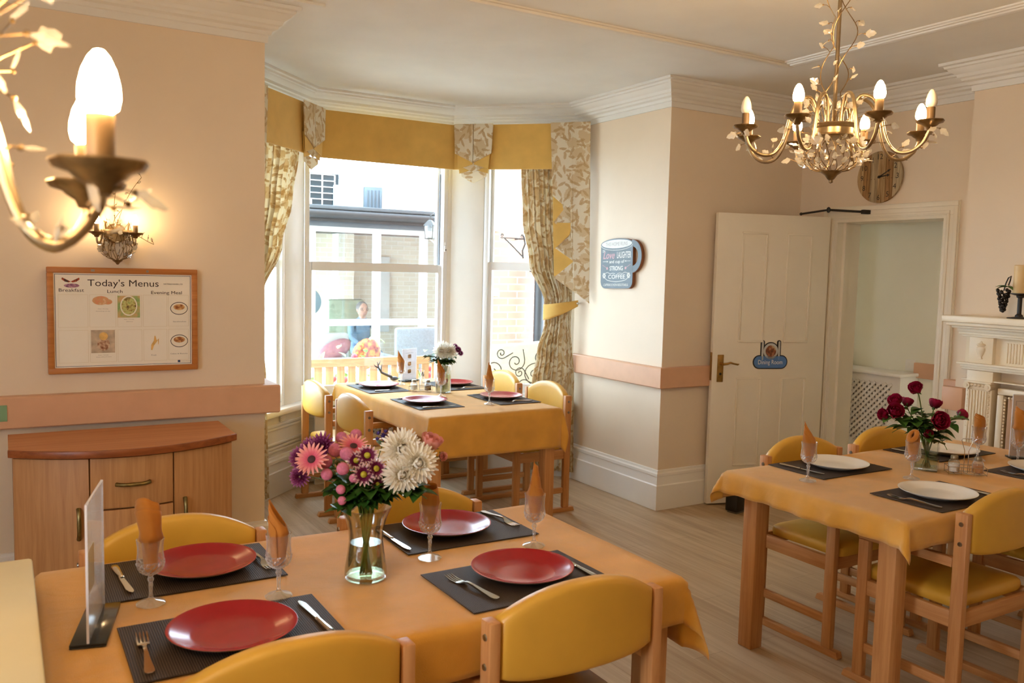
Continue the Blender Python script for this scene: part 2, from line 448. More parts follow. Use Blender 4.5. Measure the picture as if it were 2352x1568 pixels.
SK = [(-.01, .002), (.032, .002), (.032, .165), (.026, .172), (.024, .185), (.020, .225), (.026, .228), (.024, .245), (.012, .252), (.010, .265), (-.01, .27)]
struct(sweep([(-2.2, YA), (1.13, YA), (1.13, 5.30), (1.86, 6.02), (3.03, 6.02), (3.73, 5.32), (XB, YA), (XD, YA), (XD, 4.06)], SK), 'baseboard_left', M_TRIM, smooth=25)
struct(sweep([(XD, 3.10), (XD, 2.92), (XF, 2.92), (XF, 2.83)], SK), 'baseboard_right', M_TRIM, smooth=25)
# picture-panel moulding on the ceiling
def ceil_strip(x0, x1, y0, y1):
    along = 'x' if x1-x0 > y1-y0 else 'y'
    mb = MB()
    for o0, o1, t in ((0, 1, .008), (.15, .55, .02), (.62, .8, .014)):
        if along == 'x': mb.box(x0+(y1-y0)*o0*.0, x1, y0+(y1-y0)*o0, y0+(y1-y0)*o1, CZ-t, CZ+.01, .003)
        else: mb.box(x0+(x1-x0)*(1-o1), x0+(x1-x0)*(1-o0), y0, y1, CZ-t, CZ+.01, .003)
    return mb
struct(ceil_strip(-1.6, 3.99, 3.53, 3.63), 'trim_4', M_CEIL)
struct(ceil_strip(3.89, 3.99, -2.2, 3.528), 'trim_5', M_CEIL)
struct(MB().box(-1.6, 1.35, 4.045, 4.075, CZ-.012, CZ+.01, .004), 'trim_6', M_CEIL)

# ------------------------------------------------------------------ bumper rails on the walls
def rail(path, name, z0=.828, z1=.968, t=.062):
    return struct(sweep(path, [(.001, z0), (t-.006, z0), (t, z0+.006), (t, z1-.006), (t-.006, z1), (.001, z1)]), name, M_RAIL)
rail([(-2.2, YA), (1.13, YA), (1.13, 4.9)], 'trim_7')
rail([(XB, 5.30), (XB, YA), (4.60, YA)], 'trim_8', .818, .955, .05)
struct(MB().box(XD-.045, XD, 2.935, 3.10, .83, .97, .005).box(XF-.05, XF-.0, 2.845, 2.97, .82, .955, .005), 'trim_9', M_RAIL)
o = MB().box(-.03, .012, 4.232, 4.2375, .865, .935, .001).build('wall_sticker', paint('green tape', (128, 168, 128), .5))
tag(o, 'pale green tape patch stuck on the pink wall rail at left edge', 'sticker')
o = MB().box(-.035, .035, -.012, 0, -.025, .025, .004).box(-.028, .028, -.016, -.01, -.018, -.012).box(-.028, .028, -.016, -.01, -.003, .003).box(-.028, .028, -.016, -.01, .012, .018).build('wall_vent', M_TRIM)
Mv, _, rzv = facet(0); o.location = Mv @ V((.72, -.002, .52)); o.rotation_euler = (0, 0, rzv)
tag(o, 'small white vent plate on bay panelling below the window sill', 'vent')

# ------------------------------------------------------------------ doorway, hall
AR = MB()
for o0, o1, t in ((0, 1, .014), (.62, .95, .026), (.1, .3, .022)):
    w = .085
    AR.box(XD-t, XD+.01, 3.99+w*o0, 3.99+w*o1, 0, 1.97+w*o0, .003).box(XD-t, XD+.01, 3.17-w*o1, 3.17-w*o0, 0, 1.97+w*o0, .003)
    AR.box(XD-t, XD+.01, 3.17-w*o1, 3.99+w*o1, 1.97+w*o0, 1.97+w*o1, .003)
AR.box(XD-.005, XD+.24, 3.965, 3.992, 0, 1.97).box(XD-.005, XD+.24, 3.168, 3.19, 0, 1.97).box(XD-.005, XD+.24, 3.19, 3.965, 1.95, 1.972)
AR.box(XD+.06, XD+.10, 3.945, 3.97, 0, 1.95).box(XD+.06, XD+.10, 3.19, 3.205, 0, 1.95)
struct(AR, 'trim_10', M_DOOR)
M_HALL = paint('pale hall paint', (236, 232, 212), .55, .01, 3, .1, 240)
XH = 5.74
struct(MB().box(XH, XH+.1, 1.6, 6.2, 0, 2.7), 'wall_hall', M_HALL)
struct(MB().box(XD+.22, XH, 1.5, 1.6, 0, 2.7).box(XD+.12, XD+.22, 4.4, 6.2, 0, 2.7).box(XD+.22, XH, 6.2, 6.3, 0, .3).box(XD+.22, XH, 6.2, 6.3, 2.5, 2.7).box(XD+.2, XH+.1, 1.6, 6.2, 2.7, 2.75), 'wall_hall_end', M_HALL)  # far end, out of view, left open to let light into the hall
rail_h = MB().box(XH-.04, XH, 2.6, 3.815, .86, .97, .005).box(XH-.04, XH, 4.40, 4.9, .86, .97, .005)
struct(rail_h, 'trim_11', M_RAIL)
# radiator cover with lattice front
def lattice(mb, u0, u1, v0, v1, M, t=.008, w=.018, pitch=.046):
    """two layers of diagonal battens clipped to the rectangle"""
    for sgn, dz in ((1, 0), (-1, t)):
        k = -2
        c = u0+v0 if sgn > 0 else u0-v1
        cmax = u1+v1 if sgn > 0 else u1-v0
        while c < cmax:
            pts = []
            for u in (u0, u1):
                v = (c-u) if sgn > 0 else (u-c)
                if v0 <= v <= v1: pts.append((u, v))
            for v in (v0, v1):
                u = (c-v) if sgn > 0 else (v+c)
                if u0 < u < u1: pts.append((u, v))
            if len(pts) >= 2:
                pts.sort(); a, b = V((*pts[0], 0)), V((*pts[-1], 0))
                if (b-a).length > .01:
                    d = (b-a).normalized(); nn = V((-d.y, d.x, 0))*w/2
                    vs = [a-nn, b-nn, b+nn, a+nn]
                    vs = [q+V((0, 0, dz)) for q in vs]+[q+V((0, 0, dz+t)) for q in vs]
                    mb.add(vs, [(0,1,2,3),(4,5,6,7),(0,1,5,4),(2,3,7,6),(1,2,6,5),(0,3,7,4)], M)
            c += pitch
M_GREY = paint('grey radiator board', (150, 148, 142), .7)  # plain mid grey for the board behind the lattice
rc = empty('radiator_cover', (5.52, 4.02, 0), 0, 'white radiator cover with lattice front in the hall beyond the open door', 'radiator cover')
MB().box(-.03, .215, -.25, .42, .87, .895, .006).build('top', M_TRIM, rc)
MB().box(0, .02, -.23, -.16, 0, .87).box(0, .02, .33, .40, 0, .87).box(0, .02, -.16, .33, .81, .87).box(0, .02, -.16, .33, 0, .36).box(.02, .21, -.23, -.215, 0, .87).box(.02, .21, .385, .40, 0, .87).build('case', M_TRIM, rc)
lt = MB(); lattice(lt, -.34, .17, .355, .815, frame((.012, 0, 0), (0, -1, 0), (0, 0, 1)))
lt.build('lattice', M_TRIM, rc)
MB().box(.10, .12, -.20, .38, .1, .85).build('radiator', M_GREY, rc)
o = MB().box(-.006, 0, -.04, .04, -.04, .04, .003).box(-.009, -.005, .008, .022, -.008, .012).build('light_socket', M_TRIM)
o.name = 'wall_socket'; o.location = (XH, 3.865, .945); tag(o, 'white socket plate above the hall radiator cover', 'socket')
# radiator cover below the bay window
rb = empty('radiator_cover', (2.45, 5.90, 0), 0, 'white lattice radiator cover low under the bay window behind the table', 'radiator cover')
MB().box(-.55, .55, -.02, .10, .50, .525, .005).build('top', M_TRIM, rb)
MB().box(-.54, -.47, 0, .02, 0, .50).box(.47, .54, 0, .02, 0, .50).box(-.47, .47, 0, .02, .44, .50).box(-.47, .47, 0, .02, 0, .10).build('case', M_TRIM, rb)
lt = MB(); lattice(lt, -.475, .475, .095, .445, frame((0, .012, 0), (1, 0, 0), (0, 0, 1)), pitch=.055); lt.build('lattice', M_TRIM, rb)
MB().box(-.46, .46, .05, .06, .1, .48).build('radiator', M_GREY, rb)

# ------------------------------------------------------------------ the open door
dx, dy = 4.09-4.905, 4.235-3.985; dl = hypot(dx, dy)
DR = empty('door_1', (4.915, 3.975, 0), atan2(-dy, -dx), kind='structure')   # local x from -width (latch) to 0 (hinge), local -y faces the room
W, HD = .845, 1.985
MB().box(-W, 0, 0, .04, .012, HD, .002).build('door_leaf', M_DOOR, DR)
pm = MB()
for x0, x1 in ((-.665, -.475), (-.325, -.135)):
    for z0, z1 in ((.27, .88), (1.12, 1.865)):
        for a, b, c, d in ((x0, x1, z0, z0+.014), (x0, x1, z1-.014, z1), (x0, x0+.014, z0+.014, z1-.014), (x1-.014, x1, z0+.014, z1-.014)):
            pm.box(a, b, -.008, .002, c, d, .003)
pm.build('panel_moulding', M_DOOR, DR)
hp = MB().box(-W+.035, -W+.08, -.006, 0, .85, 1.035, .002).build('lock_plate', M_BRASS, DR)
MB().cyl((-W+.058, -.006, .975), (-W+.058, -.045, .975), .009, n=10).tube([(-W+.058, -.045, .975), (-W+.085, -.048, .978), (-W+.11, -.046, .985), (-W+.135, -.046, .978), (-W+.165, -.045, .972), (-W+.175, -.04, .975)], [.009, .008, .007, .006, .006, .004], 8).build('lever', M_BRASS, hp)
MB().cyl((-W+.058, -.007, .905), (-W+.058, -.009, .905), .009, n=10).build('keyhole', M_IRON, hp)
MB().box(-W-.002, -W+.001, .006, .034, .86, 1.05).build('latch_plate', M_BRASS, DR)
# closer arm along the top of the door to the frame
ca = MB()
a0, a1, a2 = V((-.24, -.012, HD+.012)), V((-.09, -.10, HD+.04)), V((.10, -.235, HD+.025))
ca.tube([a0, a1], .007, 8).tube([a1, a2], .008, 8).ell(a0, .011, 8, 6).ell(a1, (.014, .014, .02), 8, 6)
ca.box(a2.x-.03, a2.x+.03, a2.y-.012, a2.y+.012, a2.z-.014, a2.z+.014, .003)
ca.build('closer_arm', M_IRON, DR)
# dining room sign
SG = MB(); SB = paint('sign dark outline', (28, 34, 44), .4); SBL = paint('sign blue', (86, 128, 186), .35); SW = paint('sign white', (232, 232, 228), .4)
def pill(w, h, r, n=8):
    pts = []
    for cx_, cy_, a0_ in ((w/2-r, h/2-r, 0), (-w/2+r, h/2-r, pi/2), (-w/2+r, -h/2+r, pi), (w/2-r, -h/2+r, 3*pi/2)):
        for k in range(n+1):
            a = a0_+pi/2*k/n; pts.append((cx_+r*cos(a), cy_+r*sin(a)))
    return pts
def disc(r, n=28, cx=0, cy=0, ry=None): return [(cx+r*cos(2*pi*k/n), cy+(ry or r)*sin(2*pi*k/n)) for k in range(n)]
sd = empty('door_sign', (0, 0, 0)); sd.parent = DR
FS = frame((-.415, -.0015, .985), (1, 0, 0), (0, 0, 1))
MB().prism(pill(.262, .095, .047), 0, .004, FS).prism(disc(.062, cy=.075), 0, .004, FS).prism(pill(.03, .15, .014), 0, .0038, FS @ Matrix.Translation((-.062, .075, 0))).prism(pill(.03, .15, .014), 0, .0038, FS @ Matrix.Translation((.062, .075, 0))).build('sign_backing', SB, sd)
MB().prism(pill(.248, .081, .04), .004, .0052, FS).build('name_plate', SBL, sd)
MB().prism(disc(.055, cy=.075), .004, .0052, FS).prism(pill(.014, .13, .006), .004, .0052, FS @ Matrix.Translation((-.063, .078, 0))).prism(pill(.014, .13, .006), .004, .0052, FS @ Matrix.Translation((.063, .078, 0))).build('plate_symbol', paint('sign pale grey', (196, 196, 190), .4), sd)
mfood, ntf, outf = _mat('sign food print'); pf = princ(ntf, outf, (120, 80, 60), .4); nf = noise(ntf, mapping(ntf), 28, 3)
rf = ramp(ntf, [(.35, (70, 44, 36)), (.5, (150, 90, 60)), (.62, (214, 190, 150)), (.75, (120, 130, 70))]); L(ntf, nf, rf.inputs[0]); L(ntf, rf.outputs[0], pf.inputs['Base Color'])
MB().prism(disc(.040, cy=.075), .005, .0058, FS).build('food_print', mfood, sd)
tx = MB(); text(tx, 'Dining Room', .185, .030, FS @ Matrix.Translation((0, 0, .0052))); tx.build('lettering', SW, sd, smooth=0)
# black holder box on the floor at the door foot
dh = empty('door_holder', (4.19, 4.02, 0), .2, 'black door holder box on the floor at the foot of the white door', 'door holder')
MB().box(-.075, .075, -.045, .045, .012, .155, .008).box(-.015, .06, -.03, .03, .15, .19, .006).build('body', M_BLACK, dh)
MB().box(.03, .07, -.0465, -.0445, .075, .12).build('sticker', M_TRIM, dh)
MB().box(-.06, .06, -.035, .035, 0, .014).build('base', paint('grey base', (110, 108, 104), .5), dh)
# ------------------------------------------------------------------ chairs
M_VIN = paint('mustard yellow vinyl', (214, 162, 56), .40, .03, 8, .12, 420, spec=.6)
M_BOLT = paint('chair bolt steel', (150, 146, 138), .3, .05, 20, 0, metal=1)
def make_chair():
    root = empty('dining_chair', cat='chair')
    hw = .255; pw = .03
    for s in (-1, 1):
        a, b = sorted((s*hw, s*(hw-pw)))
        rl = MB().box(a, b, -.215, -.168, .028, .765, .005).build('rear_leg', B_Z, root)
        for z in (.727, .657):
            MB().cyl((s*hw, -.192, z), (s*(hw+.0035), -.192, z), .0085, .007, 12).cyl((s*(hw+.003), -.192, z), (s*(hw+.0037), -.192, z), .003, n=6).build('bolt', M_BOLT, rl)
        MB().box(a, b, .165, .21, .028, .566, .005).build('front_leg', B_Z, root)
        MB().box(a, b, -.168, .213, .566, .602, .006).build('armrest', B_Y, root)
        MB().box(a+.004, b-.004, -.168, .166, .352, .412, .004).build('side_rail', B_Y, root)
        MB().box(a+.005, b-.005, -.168, .166, .125, .162, .004).build('stretcher', B_Y, root)
        MB().prism([(-.255, 0), (.25, 0), (.252, .006), (.244, .028), (-.249, .028), (-.257, .006)], a-.002, b+.002, frame((0, 0, 0), (0, 1, 0), (0, 0, 1)), .002).build('runner', B_Y, root)
    MB().box(-.225, .225, .172, .194, .355, .412, .004).build('front_rail', B_X, root)
    MB().box(-.225, .225, -.205, -.183, .355, .412, .004).build('back_rail', B_X, root)
    # seat cushion: rounded slab, crowned
    def pr(n, w, d, e):   # superellipse outline
        return [(w*abs(cos(q))**e*(1 if cos(q) > 0 else -1), d*abs(sin(q))**e*(1 if sin(q) > 0 else -1)) for q in [2*pi*k/n for k in range(n)]]
    out = pr(64, 1, 1, .16); mb = MB(); vs = []; fs = []; lay = []
    for sc_, z in ((.93, .408), (.985, .412), (1.0, .424), (1.0, .436), (.985, .447), (.94, .455), (.8, .462), (.55, .467), (.25, .469)):
        lay.append([(x*.219*sc_, y*.192*sc_+.018, z) for x, y in out])
    n = 64
    for l in lay: vs += l
    for i in range(len(lay)-1):
        for k in range(n): fs.append((i*n+k, i*n+(k+1) % n, (i+1)*n+(k+1) % n, (i+1)*n+k))
    fs.append(tuple(range(n-1, -1, -1))); fs.append(tuple((len(lay)-1)*n+k for k in range(n)))
    mb.add(vs, fs); mb.build('seat', M_VIN, root)
    # arched, gently curved backrest pad between the posts
    w = .222; poly = []
    K = 18
    for k in range(K+1):
        t = -1+2*k/K; poly.append((t*w, .613+.012*abs(t)**6-.006*(1-t*t)))
    for k in range(K+1):
        t = 1-2*k/K; a = abs(t)
        poly.append((t*w, .768+.062*(1-a**2.3)))
    mb = MB(); bm = bmesh.new()
    cols = K+1; rows = 7
    def pt(i, j, y):
        t = -1+2*i/K; zl = poly[i][1]; zh = poly[2*K+1-i][1]
        return (t*w, y-.022*(1-t*t), zl+(zh-zl)*j/rows)
    T = .024
    vs = []; fs = []
    for side in (-1, 1):
        for ring, (ins, dy) in enumerate(((0, .55), (.012, .9), (.03, 1.0))):
            pass
    # cross-section rings: outline inset toward the faces
    def ring(ins, y):
        r = []
        for k, (x, z) in enumerate(poly):
            cx_, cz_ = 0, .70
            x2 = x*(1-ins/.23); z2 = z-(ins if z > .7 else -ins)
            t = x2/w
            r.append((x2, y-.192-.024*(1-t*t), z2))
        return r
    rings = [ring(.035, -.0245), ring(.014, -.024), ring(.005, -.0205), ring(0, -.012), ring(0, .012), ring(.005, .0205), ring(.014, .024), ring(.035, .0245)]
    n = len(poly)
    for r in rings: vs += r
    for i in range(len(rings)-1):
        for k in range(n): fs.append((i*n+k, i*n+(k+1) % n, (i+1)*n+(k+1) % n, (i+1)*n+k))
    # faces: strips between lower and upper outline so the curved pad stays smooth
    for base in (0, (len(rings)-1)*n):
        for k in range(K):
            fs.append((base+k, base+k+1, base+2*K-k, base+2*K+1-k))
    mb.add(vs, fs); mb.build('backrest', M_VIN, root, smooth=60)
    return root
CH = make_chair()
C_ = [  # position, facing, label, group
 ((1.187, 1.835), 0, 'mustard chair seen from behind at near right of the red-plate front table', 'front'),
 ((.49, 1.825), 0, 'mustard chair seen from behind at near left, cut by the bottom edge', 'front'),
 ((1.165, 2.375), pi, 'mustard chair beyond front table, behind the flower vase and its red plate', 'front'),
 ((.422, 2.375), pi, 'mustard chair beyond front table, in front of the beech sideboard', 'front'),
 ((1.935, 5.36), -pi/2, 'pale-lit chair at left of window table, nearest the window', 'bay'),
 ((1.945, 4.71), -pi/2, 'pale-lit chair at left of window table, end nearer the room', 'bay'),
 ((2.985, 5.432), pi/2, 'pale-lit chair at right of window table, nearest the patterned curtain window', 'bay'),
 ((2.96, 4.78), pi/2, 'pale-lit chair at right of window table, beside the wall rail', 'bay'),
 ((3.175, 2.465), pi, 'mustard chair at far left of white-plate table, before the open door', 'right'),
 ((3.775, 2.465), pi, 'mustard chair at far side of white-plate table, behind the roses', 'right'),
 ((3.085, 1.870), 0, 'large mustard chair seen from behind at near side of white-plate table', 'right'),
 ((3.86, 1.870), 0, 'mustard chair at near side of white-plate table, mostly beyond the right edge', 'right')]
GR = {'front': 'chairs round the front table', 'bay': 'chairs round the window table', 'right': 'chairs round the right-hand table'}

# ------------------------------------------------------------------ tables and cloths
M_CLOTH = cloth('mustard gold tablecloth', (224, 163, 64), .04, 700, .32, 1.8, .62, .35)
M_HEM = cloth('pale cloth back', (238, 210, 160), .03, 700, .1)
def make_table(name, x0, x1, y0, y1, zt, label, ix=.050, iy=.062):
    root = empty(name, ((x0+x1)/2, (y0+y1)/2, 0), 0, label, 'table', 'beech dining tables')
    hx, hy = (x1-x0)/2, (y1-y0)/2
    MB().box(-hx+.004, hx-.004, -hy+.004, hy-.004, zt-.034, zt-.010, .004).build('table_top', B_X, root)
    for sx in (-1, 1):
        for sy in (-1, 1):
            cx_, cy_ = sx*(hx-ix), sy*(hy-iy)
            MB().box(cx_-.034, cx_+.034, cy_-.036, cy_+.036, 0, zt-.034, .004).build('leg', B_Z, root)
    for sy in (-1, 1):
        MB().box(-hx+.112, hx-.112, sy*(hy-iy)-.011, sy*(hy-iy)+.011, zt-.095, zt-.034).build('apron', B_X, root)
    for sx in (-1, 1):
        MB().box(sx*(hx-ix)-.011, sx*(hx-ix)+.011, -hy+.134, hy-.134, zt-.095, zt-.034).build('apron', B_Y, root)
    return root
def make_cloth(x0, x1, y0, y1, zt, dx0, dx1, dy0, dy1, label, seed, wave=.006, flare=.3, wx=None):
    R = .014; R2 = random.Random(seed); ph = [R2.uniform(0, 6.28) for _ in range(8)]
    mb = MB(); st = .022
    xs = []; x = x0-dx0
    def ticks(a, b, da, db):
        n1 = max(4, int(da/st)+2); n2 = max(8, int((b-a)/.03)); n3 = max(4, int(db/st)+2)
        return [a-da+da*i/n1 for i in range(n1)]+[a+(b-a)*i/n2 for i in range(n2)]+[b+db*i/n3 for i in range(n3+1)]
    xs = ticks(x0, x1, dx0, dx1); ys = ticks(y0, y1, dy0, dy1)
    def rnd(d):
        if d < R*pi/2: return R*sin(d/R), R*(1-cos(d/R))
        return R, R+d-R*pi/2
    vs = []; cx_, cy_ = (x0+x1)/2, (y0+y1)/2
    for t in ys:
        for s in xs:
            oa = max(x0-s, s-x1, 0); ob = max(y0-t, t-y1, 0)
            sx = -1 if s < cx_ else 1; sy = -1 if t < cy_ else 1
            bx = min(max(s, x0), x1); by = min(max(t, y0), y1)
            wz = -.0016*(1+sin(9*bx+4*by+ph[0])*sin(5*by-3*bx+ph[1]))
            if oa == 0 and ob == 0: vs.append((bx-cx_, by-cy_, zt-.0008+wz)); continue
            r = hypot(oa, ob); th = atan2(ob, oa); h, v = rnd(r)
            fl = flare*sin(2*th)**2
            k = min(1, v/.08)
            h += (wx or wave)*k*(1+sin(31*by+ph[2])*sin(17*by+ph[3]))*cos(th)**2 + wave*k*(1+sin(29*bx+ph[4])*sin(13*bx+ph[5]))*sin(th)**2
            v2 = v*sqrt(max(0, 1-fl*fl)); h += v*fl
            if 0 < th < pi/2 and oa > 0 and ob > 0: h += .12*r*sin(4*th)*k*.5
            vs.append((bx+sx*h*cos(th)-cx_, by+sy*h*sin(th)-cy_, zt-.0008+wz*(1-k)-v2))
    nx = len(xs); ny = len(ys); fs = []
    for j in range(ny-1):
        for i in range(nx-1): fs.append((j*nx+i, j*nx+i+1, (j+1)*nx+i+1, (j+1)*nx+i))
    mb.add(vs, fs)
    o = mb.build('tablecloth', M_CLOTH, None, (cx_, cy_, 0), smooth=80, solid=.0016, off=-1)
    return tag(o, label, 'tablecloth', 'mustard tablecloths')
TZ = .745
T1 = (.075, 1.577, 1.705, 2.505); T2 = (2.035, 2.905, 4.258, 5.80); T3 = (2.625, 4.258, 1.745, 2.585)
make_table('dining_table', *T1, TZ, 'beech table under the mustard cloth in the foreground, set with red plates and tall flowers')
make_table('dining_table', *T2, TZ, 'beech table under the mustard cloth standing in the bay window')
make_table('dining_table', *T3, TZ, 'beech table with square legs at right, set with white plates and roses', .078, .098)
make_cloth(*T1, TZ, .10, .21, .135, .12, 'mustard cloth on the foreground table laid with red plates', 3, .004, .30)
make_cloth(*T2, TZ, .135, .135, .25, .10, 'mustard cloth on the bay window table, long drop facing the room', 5, .003, .22)
make_cloth(*T3, TZ, .095, .10, .105, .13, 'creased mustard cloth on the right-hand table with white plates and roses', 9, .006, .30, .015)
for (x, y), rz, lb, g in C_:
    place(CH, USED, (x, y, 0), rz, lb, GR[g])

# ------------------------------------------------------------------ sideboard
cb = empty('sideboard', (.446, 4.0, 0), 0, 'low beech sideboard with bowed front under the pink rail at left', 'sideboard')
def bow(x): return -.15-.16*(1-(x/.434)**2)      # local front y at local x
def slab(mb, xa, xb, z0, z1, front, back, n=8, b=.0):
    poly = [(xa+(xb-xa)*k/n, bow(xa+(xb-xa)*k/n)+front) for k in range(n+1)]+[(xb+(xa-xb)*k/n, (bow(xb+(xa-xb)*k/n)+back) if back is not None else .19) for k in range(n+1)]
    mb.prism(poly, z0, z1, b=b)
mb = MB(); slab(mb, -.42, .42, .07, .785, .024, None, 16); mb.box(-.40, .40, -.12, .17, 0, .07); mb.build('carcass', C_Z, cb)
mb = MB(); slab(mb, -.434, .434, .79, .815, -.012, None, 20); mb.build('top', C_X, cb)
mb = MB(); slab(mb, -.437, .437, .787, .817, -.028, -.011, 20, .004); mb.build('edge_lipping', C_EDGE, cb)
M_HNDL = paint('aged bronze handle', (128, 112, 72), .38, .15, 60, .3, 90, metal=1)
def handle(x, z, vert, parent):
    mb = MB(); pts = []
    for k in range(9):
        t = -1+2*k/8
        u = t*.062; d = .022*(1-t**4)
        if vert: pts.append((x, bow(x)-d-.002, z+u))
        else: pts.append((x+u, bow(x+u)-d-.002, z))
    mb.tube(pts, [.009, .008, .0075, .008, .0085, .008, .0075, .008, .009], 8).build('handle', M_HNDL, parent)
cx0 = -.446
for xa, xb, z0, z1, nm, h in ((-.418, -.163, .085, .78, 'door', (-.20, .52, True)), (.157, .418, .085, .78, 'door', (.20, .52, True)), (-.157, .151, .085, .568, 'door', None), (-.157, .151, .575, .78, 'drawer', (-.003, .672, False))):
    mb = MB(); slab(mb, xa, xb, z0, z1, 0, .02, 8, .0015); d = mb.build(nm, C_Z, cb)
    if h: handle(*h, d)

# pale trolley top at the lower left corner of the picture
sv = empty('serving_trolley', (-.246, 1.955, 0), 0, 'cream topped serving trolley end at the bottom left corner', 'trolley')
M_CRM = paint('cream laminate', (236, 222, 180), .45, .02, 6, .05)
MB().box(-.30, .297, -.60, .33, .83, .855, .008).build('top', M_CRM, sv)
for x in (-.27, .27):
    for y in (-.56, .30): MB().cyl((x, y, .001), (x, y, .83), .014, n=10).build('leg', M_STEEL, sv)
MB().box(-.28, .28, -.58, .31, .30, .32, .004).build('shelf', M_CRM, sv)
# ------------------------------------------------------------------ crockery, cutlery, glasses, napkins
M_RED = paint('red glazed stoneware', (160, 30, 34), .2, .04, 20, 0, spec=.28)
M_UND = paint('bare stoneware underside', (120, 96, 78), .6, .05, 30, .1)
M_WHT = paint('white porcelain', (240, 236, 228), .12, .01, 4, 0, spec=.6)
def weave_mat():
    m, nt, out = _mat('dark brown woven mat'); p = princ(nt, out, (58, 44, 36), .6, 0, .3)
    v = mapping(nt, (1, 1, 1)); ck = []
    for ax in ('X', 'Y'):
        w = N(nt, 'ShaderNodeTexWave', bands_direction=ax); w.inputs['Scale'].default_value = 62; w.inputs['Distortion'].default_value = .6; L(nt, v, w.inputs['Vector']); ck.append(w.outputs['Fac'])
    mn = N(nt, 'ShaderNodeMath', operation='MULTIPLY'); L(nt, ck[0], mn.inputs[0]); L(nt, ck[1], mn.inputs[1])
    r = ramp(nt, [(.0, (36, 28, 24)), (.45, (72, 56, 48)), (1, (126, 106, 92))]); L(nt, mn.outputs[0], r.inputs[0]); L(nt, r.outputs[0], p.inputs['Base Color'])
    bump(nt, p, mn.outputs[0], .5, .002); return m
M_MATW = weave_mat()
def make_plate(name, m, mu):
    mb = MB()
    mb.lathe([(0, .0062), (.05, .0062), (.084, .0064), (.092, .0085), (.112, .0148), (.128, .0208), (.1375, .0245), (.1392, .0243)], 56, mi=0)
    mb.lathe([(.1392, .0243), (.1385, .0222), (.126, .0162), (.108, .0098), (.088, .0035), (.083, .0006), (.078, .0006), (.076, .003), (0, .003)], 56, mi=1)
    o = mb.build(name, [m, mu], recalc=False, smooth=50); o['category'] = 'plate'; return o
PL_R = make_plate('dinner_plate', M_RED, M_UND); PL_W = make_plate('dinner_plate', M_WHT, M_WHT)
def make_mat_():
    o = MB().box(-.222, .222, -.148, .148, 0, .0028, .001, seg=1).build('placemat', M_MATW); o['category'] = 'placemat'; return o
PM = make_mat_()
def make_knife():
    r = empty('table_knife', cat='knife')
    mb = MB(); pr = [(.004, -.110), (.0085, -.106), (.0095, -.085), (.0075, -.05), (.006, -.022), (.0075, -.012), (.005, -.006)]
    mb.lathe(pr, 12, Matrix.Rotation(-pi/2, 4, 'X') @ Matrix.Identity(4)); 
    M = Matrix.Translation((0, 0, .0046)) @ Matrix.Diagonal((1, 1, .5, 1))
    mb2 = MB(); mb2.add(mb.v, mb.f, M); mb2.build('handle', M_STEEL, r)
    poly = [(-.004, -.012), (.006, -.012), (.008, 0), (.0085, .05), (.009, .085), (.005, .103), (-.001, .112), (-.0065, .106), (-.008, .09), (-.0055, .03)]
    MB().prism(poly, .003, .0052, b=.0006, seg=1).build('blade', M_STEEL, r)
    return r
def make_fork():
    r = empty('table_fork', cat='fork')
    # shank and handle: a bent flat bar; y forward, z up
    def strip(pts, mb):
        vs = []; fs = []; n = len(pts)
        for x0, x1, y, z, t in pts: vs += [(x0, y, z), (x1, y, z), (x1, y, z+t), (x0, y, z+t)]
        for i in range(n-1):
            a = i*4; b = a+4
            for k in range(4): fs.append((a+k, a+(k+1) % 4, b+(k+1) % 4, b+k))
        fs.append((3, 2, 1, 0)); fs.append(tuple((n-1)*4+k for k in range(4))); mb.add(vs, fs)
    mb = MB()
    strip([(-.004, .004, -.105, .0015, .004), (-.0095, .0095, -.100, .001, .005), (-.010, .010, -.088, .001, .005), (-.0065, .0065, -.05, .003, .005), (-.0038, .0038, -.01, .007, .005), (-.0035, .0035, .012, .009, .004), (-.006, .006, .026, .0075, .003)], mb)
    mb.build('handle', M_STEEL, r)
    mb = MB()
    strip([(-.006, .006, .025, .0075, .003), (-.0115, .0115, .036, .003, .0022), (-.0125, .0125, .047, .0012, .002), (-.0125, .0125, .055, .0008, .002)], mb)
    for k in range(4):
        x = -.0108+.0072*k
        strip([(x-.0019, x+.0019, .054, .0008, .002), (x-.0018, x+.0018, .075, .0012, .002), (x-.0012, x+.0012, .094, .005, .0018), (x-.0005, x+.0005, .101, .0075, .0012)], mb)
    mb.build('tines', M_STEEL, r); return r
KN, FK = make_knife(), make_fork()
M_GL = clear('clear drinking glass', (253, 253, 252), .06, .9, .02, veil=.05)
M_CUT = clear('cut crystal', (251, 251, 250), .16, .95, .05, .7, 120, veil=.10)
def make_goblet():
    # 16 cm tall, stem cut in facets
    r = empty('wine_goblet', cat='glass')
    MB().lathe([(0, .001), (.033, .001), (.0335, .003), (.030, .0055), (.012, .010), (.006, .016), (.0042, .022)], 24, f=lambda q, i: 1+.02*cos(8*q)).build('foot', M_GL, r, smooth=60)
    MB().lathe([(.0042, .022), (.0045, .034), (.0055, .046), (.0048, .052), (.0075, .056), (.0075, .060), (.0052, .063), (.007, .068)], 10).build('stem', M_CUT, r, smooth=20)
    MB().lathe([(.003, .068), (.010, .069), (.017, .0715), (.0225, .0755), (.027, .081), (.0298, .087), (.0312, .0935), (.0315, .100), (.0312, .102)], 28, f=lambda q, i: 1+(.045*cos(14*q+pi*i) if 1 < i < 8 else 0)).build('cut_base', M_CUT, r, smooth=0, recalc=False)
    MB().lathe([(.0312, .102), (.0295, .118), (.0292, .132), (.0312, .148), (.0318, .150)], 28).build('bowl', M_GL, r, smooth=60, recalc=False)
    for k in r.children: k.scale = (1, 1, 1.065)
    return r
